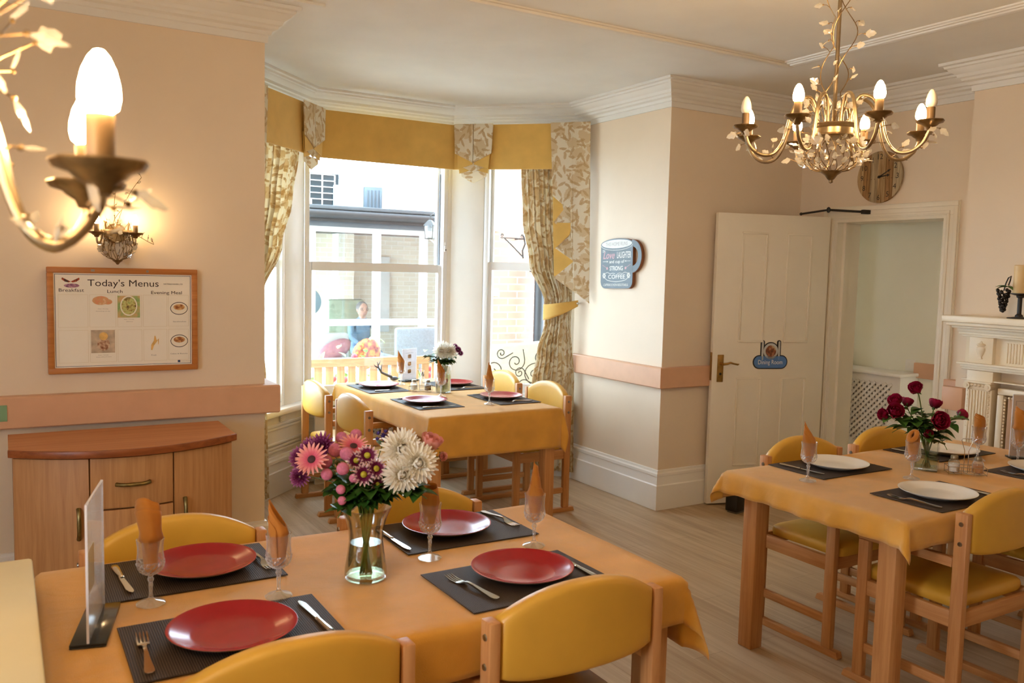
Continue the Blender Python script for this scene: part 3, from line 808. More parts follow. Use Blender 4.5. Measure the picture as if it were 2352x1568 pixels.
GB = make_goblet()
M_NAP = thin(cloth('mustard napkin', (200, 128, 50), .05, 800, .18, .5, .8, .3), .22)
def make_napkin(kind):
    """a napkin rolled into a cone, standing in a goblet; z=0 at the goblet foot"""
    mb = MB(); tw = 5.2*pi
    h0, A, ex, flat = {'tip': (.090, .078, .35, .62), 'tall': (.096, .085, .9, .8), 'open': (.122, .066, .35, .72), 'round': (.108, .032, .5, .9), 'knot': (.082, .036, .7, .9)}[kind]
    def fn(u, v):
        q = u*tw+1.0
        top = h0+A*(1-u)**ex*(1 if kind == 'tall' else .55-.45*cos(q) if kind == 'tip' else .72+.28*cos(q-.6))      # the wrap spirals down toward the outer edge
        z = .080+top*v; zz = z-.158
        rr = .0135+.0095*min(1, v*1.6)-.0045*(1-u)
        if zz > 0:
            k = zz/.09
            rr *= {'tip': max(.1, 1.16-.45*k), 'tall': max(.08, 1.10-.72*k), 'open': 1.35+.30*k, 'round': 1.10-.30*k*k, 'knot': 1.0+.40*k}[kind]
        else: rr = min(rr, .0255)
        rr *= 1+.06*sin(2*q+5*v)+.04*sin(5*q+9*v)
        dx = {'tip': -.12, 'tall': -.05, 'open': .10, 'round': 0, 'knot': .12}[kind]*max(0, zz)
        sq = 1-(1-flat)*min(1, max(0, zz)/.02)
        return (rr*cos(q)+dx, rr*sin(q)*sq, z-(.25*max(0, zz)*cos(q)*rr/.025 if kind == 'open' else 0))
    mb.grid(fn, 120, 18)
    if kind == 'knot': mb.tube([(.02*cos(a)-.012, .014*sin(a), .182+.018*cos(a)) for a in [k*2*pi/14 for k in range(14)]], .010, 8, True, flat=.7)
    o = mb.build('folded_napkin', M_NAP, smooth=70, solid=.0012, off=0); o.data.uv_layers.remove(o.data.uv_layers[0]); o['category'] = 'napkin'; return o
NAP = {k: make_napkin(k) for k in ('tip', 'tall', 'open', 'round', 'knot')}

FT, BT, RT = 'front table', 'window table', 'right-hand table'
def deg(a, b): return atan2(b[1]-a[1], b[0]-a[0])-pi/2
def setting(tbl, where, plate, pxy, mxy, mrz, knife, fork, glass, nap, nrz, col):
    G = lambda s: s+' on the '+tbl
    z = TZ+.0004
    place(PM, USED, (*mxy, z), mrz, 'dark brown woven placemat %s' % where['m'], G('placemats'))
    place(plate, USED, (*pxy, z+.0030), 0, where['p'], G('plates'))
    if knife: place(KN, USED, (*[(a+b)/2 for a, b in zip(*knife)], z+.0030), deg(*knife), 'steel table knife %s' % where['k'], G('knives'))
    if fork: place(FK, USED, (*[(a+b)/2 for a, b in zip(*fork)], z+.0030), deg(*fork), 'steel table fork %s' % where['f'], G('forks'))
    if glass:
        place(GB, USED, (*glass, z), .3, 'cut crystal goblet %s' % where['g'], G('goblets'))
        place(NAP[nap], USED, (glass[0], glass[1], z), nrz, 'mustard napkin %s' % where['n'], G('napkins'))
# knife and fork: (handle end, tip)
setting(FT, dict(m='beneath the back left red plate, before the sideboard chair', p='glossy red plate at back left of the front table, before the sideboard', k='beside back left red plate, near the upright sign holder', f='right of the back left red plate, tines toward us', g='holding the tallest open napkin, near the sign holder', n='standing widest open, in goblet beside the sign holder'),
        PL_R, (.449, 2.338), (.415, 2.335), 0, ((.244, 2.446), (.261, 2.222)), ((.590, 2.425), (.607, 2.225)), (.293, 2.144), 'open', 1.9, 'red')
setting(FT, dict(m='beneath the near left red plate with the bright knife', p='glossy red plate at near left of the front table, the largest in the picture', k='with bright white reflection, right of the near left red plate', f='left of the near left red plate, handle toward us', g='between the two left red plates, holding a pointed napkin', n='slanting to a point, in goblet between the two left red plates'),
        PL_R, (.424, 1.876), (.428, 1.880), 0, ((.617, 1.765), (.606, 1.985)), ((.237, 1.755), (.248, 1.965)), (.574, 2.052), 'tip', -.54, 'red')
setting(FT, dict(m='beneath the red plate behind the flower vase', p='glossy red plate behind the vase and goblet, far side of the front table', k='left of the far red plate, just right of the vase', f='right of the far red plate, tines overhanging the mat', g='in front of the far red plate, right of the vase', n='rounded at the top, in goblet right of the flower vase'),
        PL_R, (1.188, 2.356), (1.205, 2.337), 0, ((.992, 2.425), (.999, 2.225)), ((1.379, 2.470), (1.403, 2.268)), (1.027, 2.140), 'round', .4, 'red')
setting(FT, dict(m='beneath the red plate at right, in front of a chair back', p='glossy red plate with window reflection, at near right of the front table', k='right of the near right red plate, handle toward us', f='left of the near right red plate, golden reflection on its tines', g='rightmost on the front table, behind the near right red plate', n='pointed with overlapping folds, in rightmost goblet of the front table'),
        PL_R, (1.194, 1.910), (1.170, 1.882), .01, ((1.351, 1.785), (1.354, 1.995)), ((1.040, 1.775), (1.002, 1.980)), (1.350, 2.099), 'tall', .9, 'red')
setting(BT, dict(m='at far left of window table by the antler', p='reddish plate at far left of the window table, by the antler', k='across the mat at far left of the window table', f='beside the far left reddish plate on the window table', g='before the menu card on the window table', n='pointed, in goblet before the menu card by the window'),
        PL_R, (2.217, 5.469), (2.20, 5.44), pi/2+.0, ((2.12, 5.27), (2.32, 5.27)), ((2.13, 5.645), (2.31, 5.65)), (2.415, 5.546), 'tip', -.54, 'red')
setting(BT, dict(m='at near left of window table before the vase', p='reddish plate at near left of the window table, nearest its left corner', k='across near left mat of the window table', f='beyond the near left reddish plate on the window table', g='in front of the glass vase on the window table', n='leaning to a point in goblet before the window-table vase'),
        PL_R, (2.216, 4.722), (2.225, 4.715), pi/2, ((2.12, 4.525), (2.32, 4.525)), ((2.13, 4.905), (2.31, 4.905)), (2.421, 4.919), 'tip', -.54, 'red')
setting(BT, dict(m='at far right of window table behind the vase', p='reddish plate at far right of the window table, half behind the vase', k='far side of the far right mat on the window table', f='near side of the far right mat on the window table', g='', n=''),
        PL_R, (2.755, 5.392), (2.75, 5.37), pi/2, ((2.83, 5.565), (2.63, 5.56)), ((2.85, 5.19), (2.66, 5.185)), None, None, 0, 'red')
setting(BT, dict(m='at near right of the window table, below the goblet', p='reddish plate at near right of the window table, beside the rail chair', k='beyond the near right reddish plate of the window table', f='near side of near right mat on the window table', g='rightmost on the window table, at its near end', n='folded to a wide point in the rightmost window-table goblet'),
        PL_R, (2.752, 4.713), (2.76, 4.70), pi/2, ((2.85, 4.895), (2.65, 4.895)), ((2.86, 4.53), (2.67, 4.535)), (2.558, 4.526), 'tall', .2, 'red')
setting(RT, dict(m='beneath the white plate nearest the open door', p='white dinner plate nearest the open door, at left of the right-hand table', k='along the left side of the white plate nearest the door', f='right of the white plate nearest the door', g='leftmost on the right-hand table', n='tall slanted, in leftmost goblet of right-hand table'),
        PL_W, (3.103, 2.418), (3.085, 2.43), 0, ((2.905, 2.545), (2.925, 2.335)), ((3.275, 2.545), (3.265, 2.35)), (2.784, 2.297), 'tip', -.54, 'white')
setting(RT, dict(m='beneath the white plate before the large chair back', p='white dinner plate in front of the large chair back at right', k='right of the white plate before the large chair back', f='left of the white plate before the large chair back', g='in front of the roses, beside the near white plate', n='with knotted top, in goblet in front of the roses'),
        PL_W, (3.046, 1.907), (3.065, 1.905), 0, ((3.235, 1.79), (3.24, 2.0)), ((2.885, 1.785), (2.87, 1.995)), (3.217, 2.131), 'knot', .2, 'white')
setting(RT, dict(m='beneath the white plate behind the roses', p='white dinner plate behind the roses, far side of right-hand table', k='left of the white plate behind the roses', f='right of the white plate behind the roses', g='behind the roses, before the pink wall rail', n='rounded, in goblet behind the roses'),
        PL_W, (3.865, 2.385), (3.865, 2.425), 0, ((3.68, 2.54), (3.69, 2.34)), ((4.05, 2.54), (4.04, 2.35)), (3.844, 2.225), 'round', 1.2, 'white')
setting(RT, dict(m='beneath the white plate cut by the right edge', p='white dinner plate cut by the right picture edge', k='right of the plate cut by the right edge', f='left of the plate cut by the right edge', g='cut by the right edge, before the notice holder', n='low and open, in goblet at the right picture edge'),
        PL_W, (3.875, 1.945), (3.88, 1.94), 0, ((4.06, 1.83), (4.065, 2.04)), ((3.69, 1.83), (3.70, 2.03)), (3.945, 2.098), 'open', .3, 'white')

# ------------------------------------------------------------------ sign holders on the tables
M_ACR = clear('acrylic sheet', (252, 252, 252), .05, .45, .03, veil=.035)
M_PAPER = thin(paint('white printed card', (238, 236, 240), .6, .01, 3, 0), .4)
M_INK = paint('grey ink', (70, 70, 76), .6, 0, 3, 0); M_FOODP = mfood
def holder(label, loc, rz, w, h, sheet):
    r = empty('sign_holder', loc, rz, label, 'sign holder', 'sign holders on the tables')
    MB().box(-w/2-.004, w/2+.004, -.036, .036, 0, .0035, .0008).box(-w/2-.004, w/2+.004, -.036, .036, .0045, .008, .0008).build('base', paint('black base board', (34, 40, 44), .12), r)
    if sheet != 'bare':
        pc = MB().box(-w/2+.003, w/2-.003, -.0008, .0008, .012, h-.003).build('card', M_PAPER if sheet == 'menu' else thin(paint('pinkish notice paper', (232, 206, 182), .6, .01, 3, 0), .3), r)
        F = frame((0, -.001, 0), (1, 0, 0), (0, 0, 1))
        mb = MB()
        if sheet == 'menu':
            for s, a, b, c in (('Breakfast  Menu', .55, .006, .03), ('served daily', .3, .003, .078), ('served daily', .3, .003, .133), ('served daily', .3, .003, .188)): mb = MB(); text(mb, s, w*a, b, F, 0, h-c); mb.build('lettering', M_INK, pc, smooth=0)
            for k in range(3): MB().prism([(a*.72, b*.8) for a, b in pill(.05, .036, .01)], .0, .0005, F @ Matrix.Translation((0, h-.055-.055*k, 0))).build('food_picture', M_FOODP, pc)
        else:
            bl = MB()
            for k, s in enumerate(('Ho', 'Dail', 'Week')): mb = MB(); text(mb, s, None, .013, F, -.01, h-.07-.024*k); mb.build('lettering', M_INK, pc, smooth=0)
            for a, b, c, d in ((-w/2+.014, -w/2+.0148, .04, h-.03), (w/2-.0148, w/2-.014, .04, h-.03)): bl.box(a, b, -.0015, -.001, c, d)
            bl.box(-w/2+.014, w/2-.014, -.0015, -.001, h-.031, h-.030); bl.box(-w/2+.014, w/2-.014, -.0015, -.001, .04, .041); bl.build('border_line', M_INK, pc)
    else:
        MB().box(-.10, -.02, -.0006, .0006, h*.35, h*.66).build('card', paint('faded cream card', (226, 210, 160), .6), r)
    MB().box(-w/2, w/2, -.0022, -.0014, .008, h, .0003, seg=1).box(-w/2, w/2, .0014, .0022, .008, h, .0003, seg=1).build('acrylic_sheet', M_ACR, r)
    MB().box(-w/2-.0015, -w/2, -.0024, .0024, .008, h).box(w/2, w/2+.0015, -.0024, .0024, .008, h).box(-w/2, w/2, -.0024, .0024, h, h+.0015).build('sheet_edge', M_PAPER, r)
    return r
holder('clear acrylic sign holder seen edge-on at left end of the front table', (.168, 2.065, TZ+.0006), radians(77), .225, .305, 'bare')
holder('upright menu card on dark base at the window end of bay table', (2.555, 5.72, TZ+.0006), radians(24), .15, .235, 'menu')
holder('pinkish notice in acrylic holder at the right picture edge', (4.125, 2.125, TZ+.0006), radians(-38), .21, .30, 'notice')

# ------------------------------------------------------------------ cruets
M_CAP = paint('pewter cap', (150, 140, 122), .4, .1, 40, .1, metal=1)
def fill(name, c): return paint(name, c, .7, .08, 60, .2, 300)
M_SALT, M_PEP, M_MUST = fill('salt', (238, 236, 230)), fill('pepper', (120, 96, 74)), fill('ground spice', (188, 132, 84))
def cruet(label, loc, rz, tall):
    r = empty('cruet_rack', loc, rz, label+' wire cruet rack', 'cruet rack', 'cruet racks')
    mb = MB()
    for z in (.006, .034):
        mb.tube([(.075*a, .033*b, z) for a, b in ((-1, -1), (1, -1), (1, 1), (-1, 1))], .0016, 6, True)
    for x in (-.075, -.025, .025, .075):
        for y in (-.033, .033): mb.cyl((x, y, .001), (x, y, .036), .0015, n=6)
    for x in (-.05, 0, .05): mb.cyl((x, -.033, .006), (x, .033, .006), .0014, n=6)
    mb.build('wire_frame', M_STEEL, r)
    MB().tube([(-.008, 0, .006), (-.008, 0, .10), (-.022, 0, .145), (-.018, 0, .152), (.018, 0, .152), (.022, 0, .145), (.008, 0, .10), (.008, 0, .006)], .0016, 6).build('carrying_handle', M_STEEL, r)
    M = Matrix.Translation(loc) @ Matrix.Rotation(rz, 4, 'Z')
    for k, (dx, m, lb) in enumerate(((-.047, M_SALT, 'salt'), (.047, M_MUST if not tall else M_PEP, 'pepper'))):
        p = M @ V((dx, 0, .0075))
        j = empty(lb+'_shaker', p, 0, '%s glass shaker with metal cap %s' % ({'salt': 'white-filled', 'pepper': 'brown-filled'}[lb], 'in rack beside the window-table vase' if tall else 'in rack beside the rose vase'), 'shaker', 'shakers in cruet racks')
        MB().lathe([(0, .001), (.021, .001), (.0225, .005), (.0225, .040), (.020, .048), (.014, .054), (.014, .058)], 20).build('bottle', M_GL, j, smooth=60)
        MB().lathe([(0, .003), (.0205, .003), (.021, .006), (.021, .036), (0, .036)], 20).build('contents', m, j)
        MB().lathe([(.0148, .054), (.0155, .056), (.0155, .066), (.013, .070), (0, .072)], 20).build('cap', M_CAP, j)
    if tall:
        p = M @ V((.0, .055, 0))
        j = empty('sauce_bottle', p, 0, 'slim glass oil bottle with pewter top beside the window-table vase', 'bottle')
        MB().lathe([(0, .001), (.019, .001), (.020, .004), (.020, .075), (.013, .092), (.010, .098)], 18).build('bottle', M_GL, j, smooth=60)
        MB().lathe([(.011, .096), (.013, .098), (.012, .110), (.006, .122), (0, .128)], 16).build('stopper', M_CAP, j)
cruet('silver', (2.405, 5.19, TZ+.0006), -.6, True); 
cruet('dull silver', (3.518, 2.083, TZ+.0006), -.75, False)
bpy.data.objects['cruet_rack']['label'] = 'wire cruet rack on window table, left of the glass vase'
bpy.data.objects['cruet_rack.001']['label'] = 'wire cruet rack on right-hand table, below the roses'
# dark antler ornament at the far end of the bay table
mb = MB()
mb.tube([(.07, 0, .012), (.055, 0, .03), (.02, 0, .045), (-.025, 0, .065), (-.05, 0, .10), (-.062, 0, .145)], [.013, .011, .010, .0085, .006, .002], 8)
mb.tube([(-.03, 0, .068), (-.022, .01, .10), (-.012, .012, .125)], [.006, .005, .0015], 7).tube([(-.05, 0, .10), (-.075, .004, .112), (-.088, .004, .128)], [.005, .004, .0012], 7).tube([(-.055, 0, .118), (-.04, 0, .14), (-.036, 0, .155)], [.004, .003, .001], 6)
mb.ell((.085, 0, .015), (.035, .024, .015), 12, 8)
o = mb.build('antler_ornament', paint('dark grey metal', (92, 92, 96), .4, .1, 40, .2), loc=(2.375, 5.755, TZ+.0006), rot=(0, 0, .2)); tag(o, 'dark branching antler ornament at window end of the bay table', 'ornament')
# ------------------------------------------------------------------ vases and flowers
def grad(name, stops, rough=.6):
    m, nt, out = _mat(name); p = princ(nt, out, stops[0][1], rough, 0, .25)
    t = N(nt, 'ShaderNodeTexCoord'); s = N(nt, 'ShaderNodeSeparateXYZ'); L(nt, t.outputs['UV'], s.inputs[0])
    r = ramp(nt, stops); L(nt, s.outputs[1], r.inputs[0]); L(nt, r.outputs[0], p.inputs['Base Color'])
    return thin(m, .3)
M_STEM = paint('green stem', (84, 110, 40), .5, .1, 30, .1)
M_LEAF = paint('dark green leaf', (52, 92, 34), .4, .22, 40, .15, 90)
M_LEAFB = paint('mid green leaf', (74, 116, 50), .42, .2, 40, .15, 90)
M_MUM = grad('white chrysanthemum petal', [(0, (214, 206, 160)), (.4, (244, 240, 226)), (1, (250, 248, 240))])
M_ROSEP = grad('pale pink rose petal', [(0, (226, 196, 150)), (.5, (236, 176, 166)), (1, (232, 158, 158))])
M_ROSER = grad('crimson rose petal', [(0, (96, 10, 34)), (.6, (142, 14, 52)), (1, (160, 22, 66))])
M_GERB = grad('pink gerbera petal', [(0, (206, 70, 110)), (.45, (232, 120, 140)), (1, (244, 186, 170))])
M_DAISY = grad('purple daisy petal', [(0, (92, 18, 60)), (.62, (116, 26, 78)), (.8, (226, 190, 200)), (1, (244, 226, 222))])
M_ASTER = grad('purple chrysanthemum petal', [(0, (84, 22, 66)), (.7, (122, 44, 98)), (1, (176, 110, 150))])
M_POM = paint('dusky pink button flower', (190, 104, 130), .7, .12, 120, .6, 240)
M_YEL = paint('yellow green flower centre', (170, 160, 40), .7, .15, 200, .5, 300)
M_DRK = paint('dark flower centre', (60, 26, 30), .7, .2, 200, .5, 300)
M_STAT = paint('violet statice', (74, 56, 132), .7, .15, 100, .4, 200)
def petal(mb, M, ln, w, tilt, bend, az, r0=0, cup=.15, nv=4):
    """one petal: starts at radius r0, leaves at angle tilt above the plane and bends by bend"""
    Rm = M @ Matrix.Rotation(az, 4, 'Z')
    pts = []; x, z = r0, 0; a = tilt
    for k in range(nv+1):
        pts.append((x, z)); x += ln/nv*cos(a); z += ln/nv*sin(a); a += bend/nv
    def fn(u, v):
        k = v*nv; i = min(int(k), nv-1); f = k-i
        X = pts[i][0]*(1-f)+pts[i+1][0]*f; Z = pts[i][1]*(1-f)+pts[i+1][1]*f
        ww = w*(.3+.7*sin(pi*min(1, .12+.88*v)**.8)) if v < .99 else w*.22
        s = (u-.5)*2
        return (X-cup*ln*.3*abs(s)**2*sin(tilt), s*ww/2, Z+cup*ww*s*s)
    mb.grid(fn, 2, nv, Rm)
def aim(p, d):
    """matrix at p whose z looks along d"""
    d = V(d).normalized(); x = d.cross(V((0, 0, 1)))
    x = x.normalized() if x.length > 1e-3 else V((1, 0, 0))
    return frame(p, x, d.cross(x))
def leaf(mb, p, d, ln, w, droop=.5, M=None):
    p = V(p); d = V(d).normalized(); s = d.cross(V((0, 0, 1)))
    s = s.normalized() if s.length > 1e-3 else V((1, 0, 0)); up = s.cross(d)
    def fn(u, v):
        q = (u-.5)*2; ww = w*sin(pi*v**.75)*.5
        return p+d*(ln*v)+s*(q*ww)+up*(abs(q)*ww*.35-droop*ln*v*v)
    mb.grid(fn, 2, 6)
RF = random.Random(21)
def flower(kind, base, tip, label, group, cat='flower', vr=.03, vh=.19, leaves=2, scale=1.0, face=None):
    """base: vase foot centre (world); tip: flower head relative to it. Stem runs from the vase bottom up through its neck."""
    tip = V(tip); az = atan2(tip.y, tip.x)
    nm = {'mum': 'chrysanthemum', 'rose': 'rose', 'redrose': 'rose', 'bud': 'rose_bud', 'statice': 'statice_sprig', 'gerbera': 'gerbera', 'aster': 'purple_chrysanthemum', 'daisy': 'daisy_chrysanthemum', 'pom': 'button_chrysanthemum', 'spray': 'leaf_spray'}[kind]
    root = empty(nm, base, 0, label, cat, group)
    lim = vr*.75; k = min(1, hypot(tip.x, tip.y)/.12)
    f0 = V((-cos(az)*lim*.55*k+RF.uniform(-.006, .006), -sin(az)*lim*.55*k+RF.uniform(-.006, .006), .012))
    nk = V((cos(az)*lim*.85*k, sin(az)*lim*.85*k, vh*.98))
    d = (tip-nk); fc = V(face) if face else V((tip.x*1.2-.25, tip.y*1.2-.6, .09+.55*max(0, d.z))).normalized()
    pts = []
    P0, P1, P2, P3 = nk, nk+(nk-f0).normalized()*d.length*.45, tip-fc*d.length*.30, tip-fc*.008*scale
    if kind == 'spray': P2 = P1.lerp(tip, .5)+V((0, 0, .03)); P3 = tip
    for i in range(4): pts.append(f0.lerp(nk, i/4))
    for i in range(9):
        t = i/8; pts.append(P0*(1-t)**3+P1*3*t*(1-t)**2+P2*3*t*t*(1-t)+P3*t**3)
    sr = .0024 if kind in ('gerbera', 'mum', 'redrose', 'rose') else .0015
    MB().tube(pts, sr, 7).build('stem', M_STEM, root, smooth=80)
    H = aim(tip, fc); s = scale
    mb = MB(); ctr = None
    if kind == 'mum':
        for L_, n, ln, ti, be in ((0, 22, .050, -.45, .5), (1, 22, .050, -.1, .6), (2, 20, .046, .25, .7), (3, 18, .041, .55, .8), (4, 16, .036, .8, 1.3), (5, 14, .031, .95, 1.7), (6, 11, .024, 1.1, 2.1), (7, 6, .016, 1.2, 2.2)):
            for i in range(n): petal(mb, H, ln*s*RF.uniform(.9, 1.08), .0115*s, ti+RF.uniform(-.1, .1), be, 2*pi*i/n+L_*.21+RF.uniform(-.06, .06), .003*s, .3)
        mb.build('petals', M_MUM, root, smooth=80)
    elif kind in ('rose', 'redrose', 'bud'):
        q = {'bud': .55}.get(kind, 1.0)*s
        for L_, n, ln, wd, ti, be in ((0, 5, .038, .036, .75, .75), (1, 4, .037, .034, 1.05, .55), (2, 4, .034, .028, 1.25, .45), (3, 3, .031, .022, 1.4, .35), (4, 3, .028, .014, 1.5, .3)):
            for i in range(n): petal(mb, H @ Matrix.Translation((0, 0, -.018*q)), ln*q*RF.uniform(.93, 1.06), wd*q, ti, be, 2*pi*i/n+L_*.7, (.010-.0018*L_)*q, .5, 5)
        mb.build('petals', M_ROSEP if kind != 'redrose' else M_ROSER, root, smooth=80)
        sp = MB()
        for i in range(5): petal(sp, H @ Matrix.Translation((0, 0, -.019*q)), .024*q, .007*q, .5, -.3+.5*(i % 2), 2*pi*i/5, .004, .2)
        sp.ell(H @ V((0, 0, -.020*q)), .007*q, 8, 6); sp.build('sepals', M_LEAFB, root, smooth=80)
    elif kind in ('gerbera', 'daisy', 'aster'):
        rr, wd, layers = {'gerbera': (.043, .0095, ((20, .1, .12), (18, .28, .15))), 'daisy': (.024, .0075, ((16, .15, .1), (12, .4, .15))), 'aster': (.032, .0085, ((18, -.1, .35), (16, .2, .45), (14, .55, .5), (10, .95, .4)))}[kind]
        m = {'gerbera': M_GERB, 'daisy': M_DAISY, 'aster': M_ASTER}[kind]
        for L_, (n, ti, be) in enumerate(layers):
            for i in range(n): petal(mb, H, rr*s*(1-.12*L_)*RF.uniform(.93, 1.05), wd*s, ti, be, 2*pi*i/n+L_*.17, .003*s, .25)
        mb.build('petals', m, root, smooth=80)
        if kind != 'aster':
            cr = .011 if kind == 'gerbera' else .0075
            MB().ell((0, 0, 0), (cr*s, cr*s, .005*s), 14, 8, H @ Matrix.Translation((0, 0, .003*s))).build('flower_centre', M_DRK if kind == 'gerbera' else M_YEL, root)
    elif kind == 'pom':
        MB().ell((0, 0, 0), (.0165*s, .0165*s, .0105*s), 16, 10, H).build('flower_head', M_POM, root)
        MB().cyl(tip-fc*.012*s, tip-fc*.004*s, .003, .012*s, 10).build('sepals', M_LEAFB, root)
    elif kind == 'statice':
        for i in range(14):
            o = V((RF.uniform(-.02, .02), RF.uniform(-.014, .014), RF.uniform(-.012, .016)))
            for k in range(5): petal(mb, Matrix.Translation(tip+o), .011, .007, .9, .2, k*1.26, .001)
        mb.build('petals', M_STAT, root)
    if leaves:
        lf = MB()
        for i in range(leaves):
            t = RF.uniform(.25, .85) if kind != 'spray' else (.3+.7*i/leaves)
            j = 4+int(t*8); p = pts[min(j, 12)]; a = RF.uniform(0, 6.28)
            big = {'redrose': .066, 'rose': .05, 'spray': .058}.get(kind, .042)*RF.uniform(.8, 1.15)*(scale if kind == 'spray' else 1)
            leaf(lf, p, (cos(a)+tip.x*3, sin(a)+tip.y*3, RF.uniform(.0, .5)), big, big*(.78 if kind in ('redrose', 'rose', 'spray') else .45), RF.uniform(.1, .5))
        lf.build('leaves', M_LEAFB if kind == 'redrose' and RF.random() < .4 else M_LEAF, root, smooth=80)
    return root
M_VASE = clear('vase glass', (250, 252, 250), .06, .85, .015)
M_WATER = clear('vase water', (232, 238, 222), .05, .35, .02)
def vase(kind, base, label):
    r = empty('glass_vase', base, 0, label, 'vase', 'vases on the tables')
    if kind == 'tall':
        prof = [(0, .004), (.050, .004), (.0535, .010), (.0525, .028), (.046, .070), (.0425, .102), (.044, .130), (.052, .165), (.064, .190), (.0655, .1905), (.0655, .188), (.0535, .160), (.0458, .128), (.0443, .102), (.048, .070), (.0545, .028), (.0555, .010), (.053, .001), (0, .001)]
        MB().lathe(prof, 48).build('vase_body', M_VASE, r, smooth=70, recalc=False)
        MB().lathe([(0, .012), (.050, .012), (.0505, .028), (.0445, .070), (.0415, .095), (0, .095)], 32).build('water', M_WATER, r, smooth=50)
    elif kind == 'cylinder':
        MB().lathe([(0, .006), (.047, .006), (.048, .012), (.048, .175), (.0505, .176), (.051, .174), (.051, .004), (.048, .001), (0, .001)], 40).build('vase_body', M_VASE, r, smooth=50, recalc=False)
        MB().lathe([(0, .010), (.0465, .010), (.0465, .12), (0, .12)], 32).build('water', M_WATER, r)
    else:
        MB().box(-.047, .047, -.047, .047, 0, .012, .002).box(-.047, -.042, -.047, .047, .012, .125).box(.042, .047, -.047, .047, .012, .125).box(-.042, .042, -.047, -.042, .012, .125).box(-.042, .042, .042, .047, .012, .125).build('vase_body', M_VASE, r)
        MB().box(-.041, .041, -.041, .041, .013, .075).build('water', M_WATER, r)
    return r
VB1, VB2, VB3 = V((.813, 2.082, TZ+.0006)), V((2.526, 5.099, TZ+.0006)), V((3.447, 2.218, TZ+.0006))
vase('tall', VB1, 'tall waisted clear glass vase of mixed flowers on the foreground table')
vase('cylinder', VB2, 'straight clear glass vase of white flowers on the window table')
o = vase('square', VB3, 'square clear glass vase of red roses on the right-hand table'); o.rotation_euler = (0, 0, .5)
G1, G2, G3 = 'flowers in the foreground vase', 'flowers in the window-table vase', 'roses in the square vase'
for k, t, lb, kw in (
  ('mum', (.074, -.058, .347), 'large white chrysanthemum, topmost of three in the foreground vase', dict(scale=1.1)),
  ('mum', (.096, -.105, .318), 'large white chrysanthemum, rightmost of three in the foreground vase', dict(scale=1.1)),
  ('mum', (.056, -.097, .290), 'white chrysanthemum, lowest of three in the foreground vase', dict(scale=.98)),
  ('rose', (.158, -.055, .355), 'pale pink rose at far right of the foreground bouquet', dict(scale=1.15, face=(.2, -.35, .9))),
  ('bud', (.182, -.075, .322), 'small pink bud just below the pale pink rose', dict(scale=.9)),
  ('statice', (.065, .034, .359), 'violet statice sprig behind the white chrysanthemums', {}),
  ('gerbera', (-.139, .025, .323), 'pink gerbera at left of the foreground bouquet', dict(scale=1.0, face=(-.55, -.7, .5))),
  ('gerbera', (-.026, .029, .346), 'pink gerbera at top middle of the foreground bouquet, lying flat', dict(scale=.95, face=(-.1, -.55, .9))),
  ('aster', (-.081, .120, .336), 'purple chrysanthemum at upper left back of the foreground bouquet', dict(scale=1.1)),
  ('aster', (-.138, .117, .309), 'purple chrysanthemum behind the left pink gerbera', dict(scale=1.05)),
  ('aster', (-.155, .076, .269), 'purple chrysanthemum lowest at left edge of the foreground bouquet', dict(scale=.85)),
  ('aster', (-.100, .153, .324), 'purple chrysanthemum farthest back at left of the foreground bouquet', {}),
  ('daisy', (-.014, -.037, .334), 'white-tipped purple daisy, topmost of the five', dict(scale=1.15, face=(-.1, -.8, .5))),
  ('daisy', (-.003, -.070, .306), 'white-tipped purple daisy nearest the white chrysanthemums', dict(scale=1.1, face=(.1, -.85, .35))),
  ('daisy', (-.034, -.065, .293), 'white-tipped purple daisy facing us, left of the lower pair', dict(scale=1.15, face=(-.15, -.9, .3))),
  ('daisy', (.007, -.057, .262), 'half-hidden small purple daisy, lowest of the five', dict(scale=.8, face=(0, -.9, .2))),
  ('daisy', (-.031, -.005, .317), 'white-tipped purple daisy half hidden behind the topmost one', {}),
  ('pom', (-.025, .123, .353), 'dusky pink button flower at very top of the foreground bouquet, left one', {}),
  ('pom', (.012, .113, .360), 'dusky pink button flower at very top of the foreground bouquet, right one', {}),
  ('pom', (-.014, .093, .350), 'dusky pink button flower just behind the flat pink gerbera', {}),
  ('pom', (-.067, .053, .336), 'dusky pink button flower between the two gerberas', dict(scale=1.15)),
  ('pom', (-.052, .009, .334), 'dusky pink button flower below the flat pink gerbera', dict(scale=1.1)),
  ('pom', (-.099, .035, .312), 'dusky pink button flower touching the left gerbera', dict(scale=1.1)),
  ('pom', (-.075, -.027, .304), 'oval pink button flower in the middle of the dark leaves', {}),
  ('pom', (-.104, .012, .284), 'pink button flower below the left gerbera', dict(scale=.95)),
  ('pom', (-.084, -.038, .254), 'small pink button flower hanging low on the left, upper one', dict(scale=.75)),
  ('pom', (-.082, -.042, .226), 'small pink button flower hanging lowest on the left', dict(scale=.7)),
  ('pom', (-.048, -.034, .278), 'small pink button flower left of the facing daisy', dict(scale=.75)),
  ('pom', (-.046, -.026, .255), 'tiny pink button flower below the facing daisy', dict(scale=.5))):
    flower(k, VB1, t, lb, G1, leaves=3 if k != 'bud' else 0, **kw)
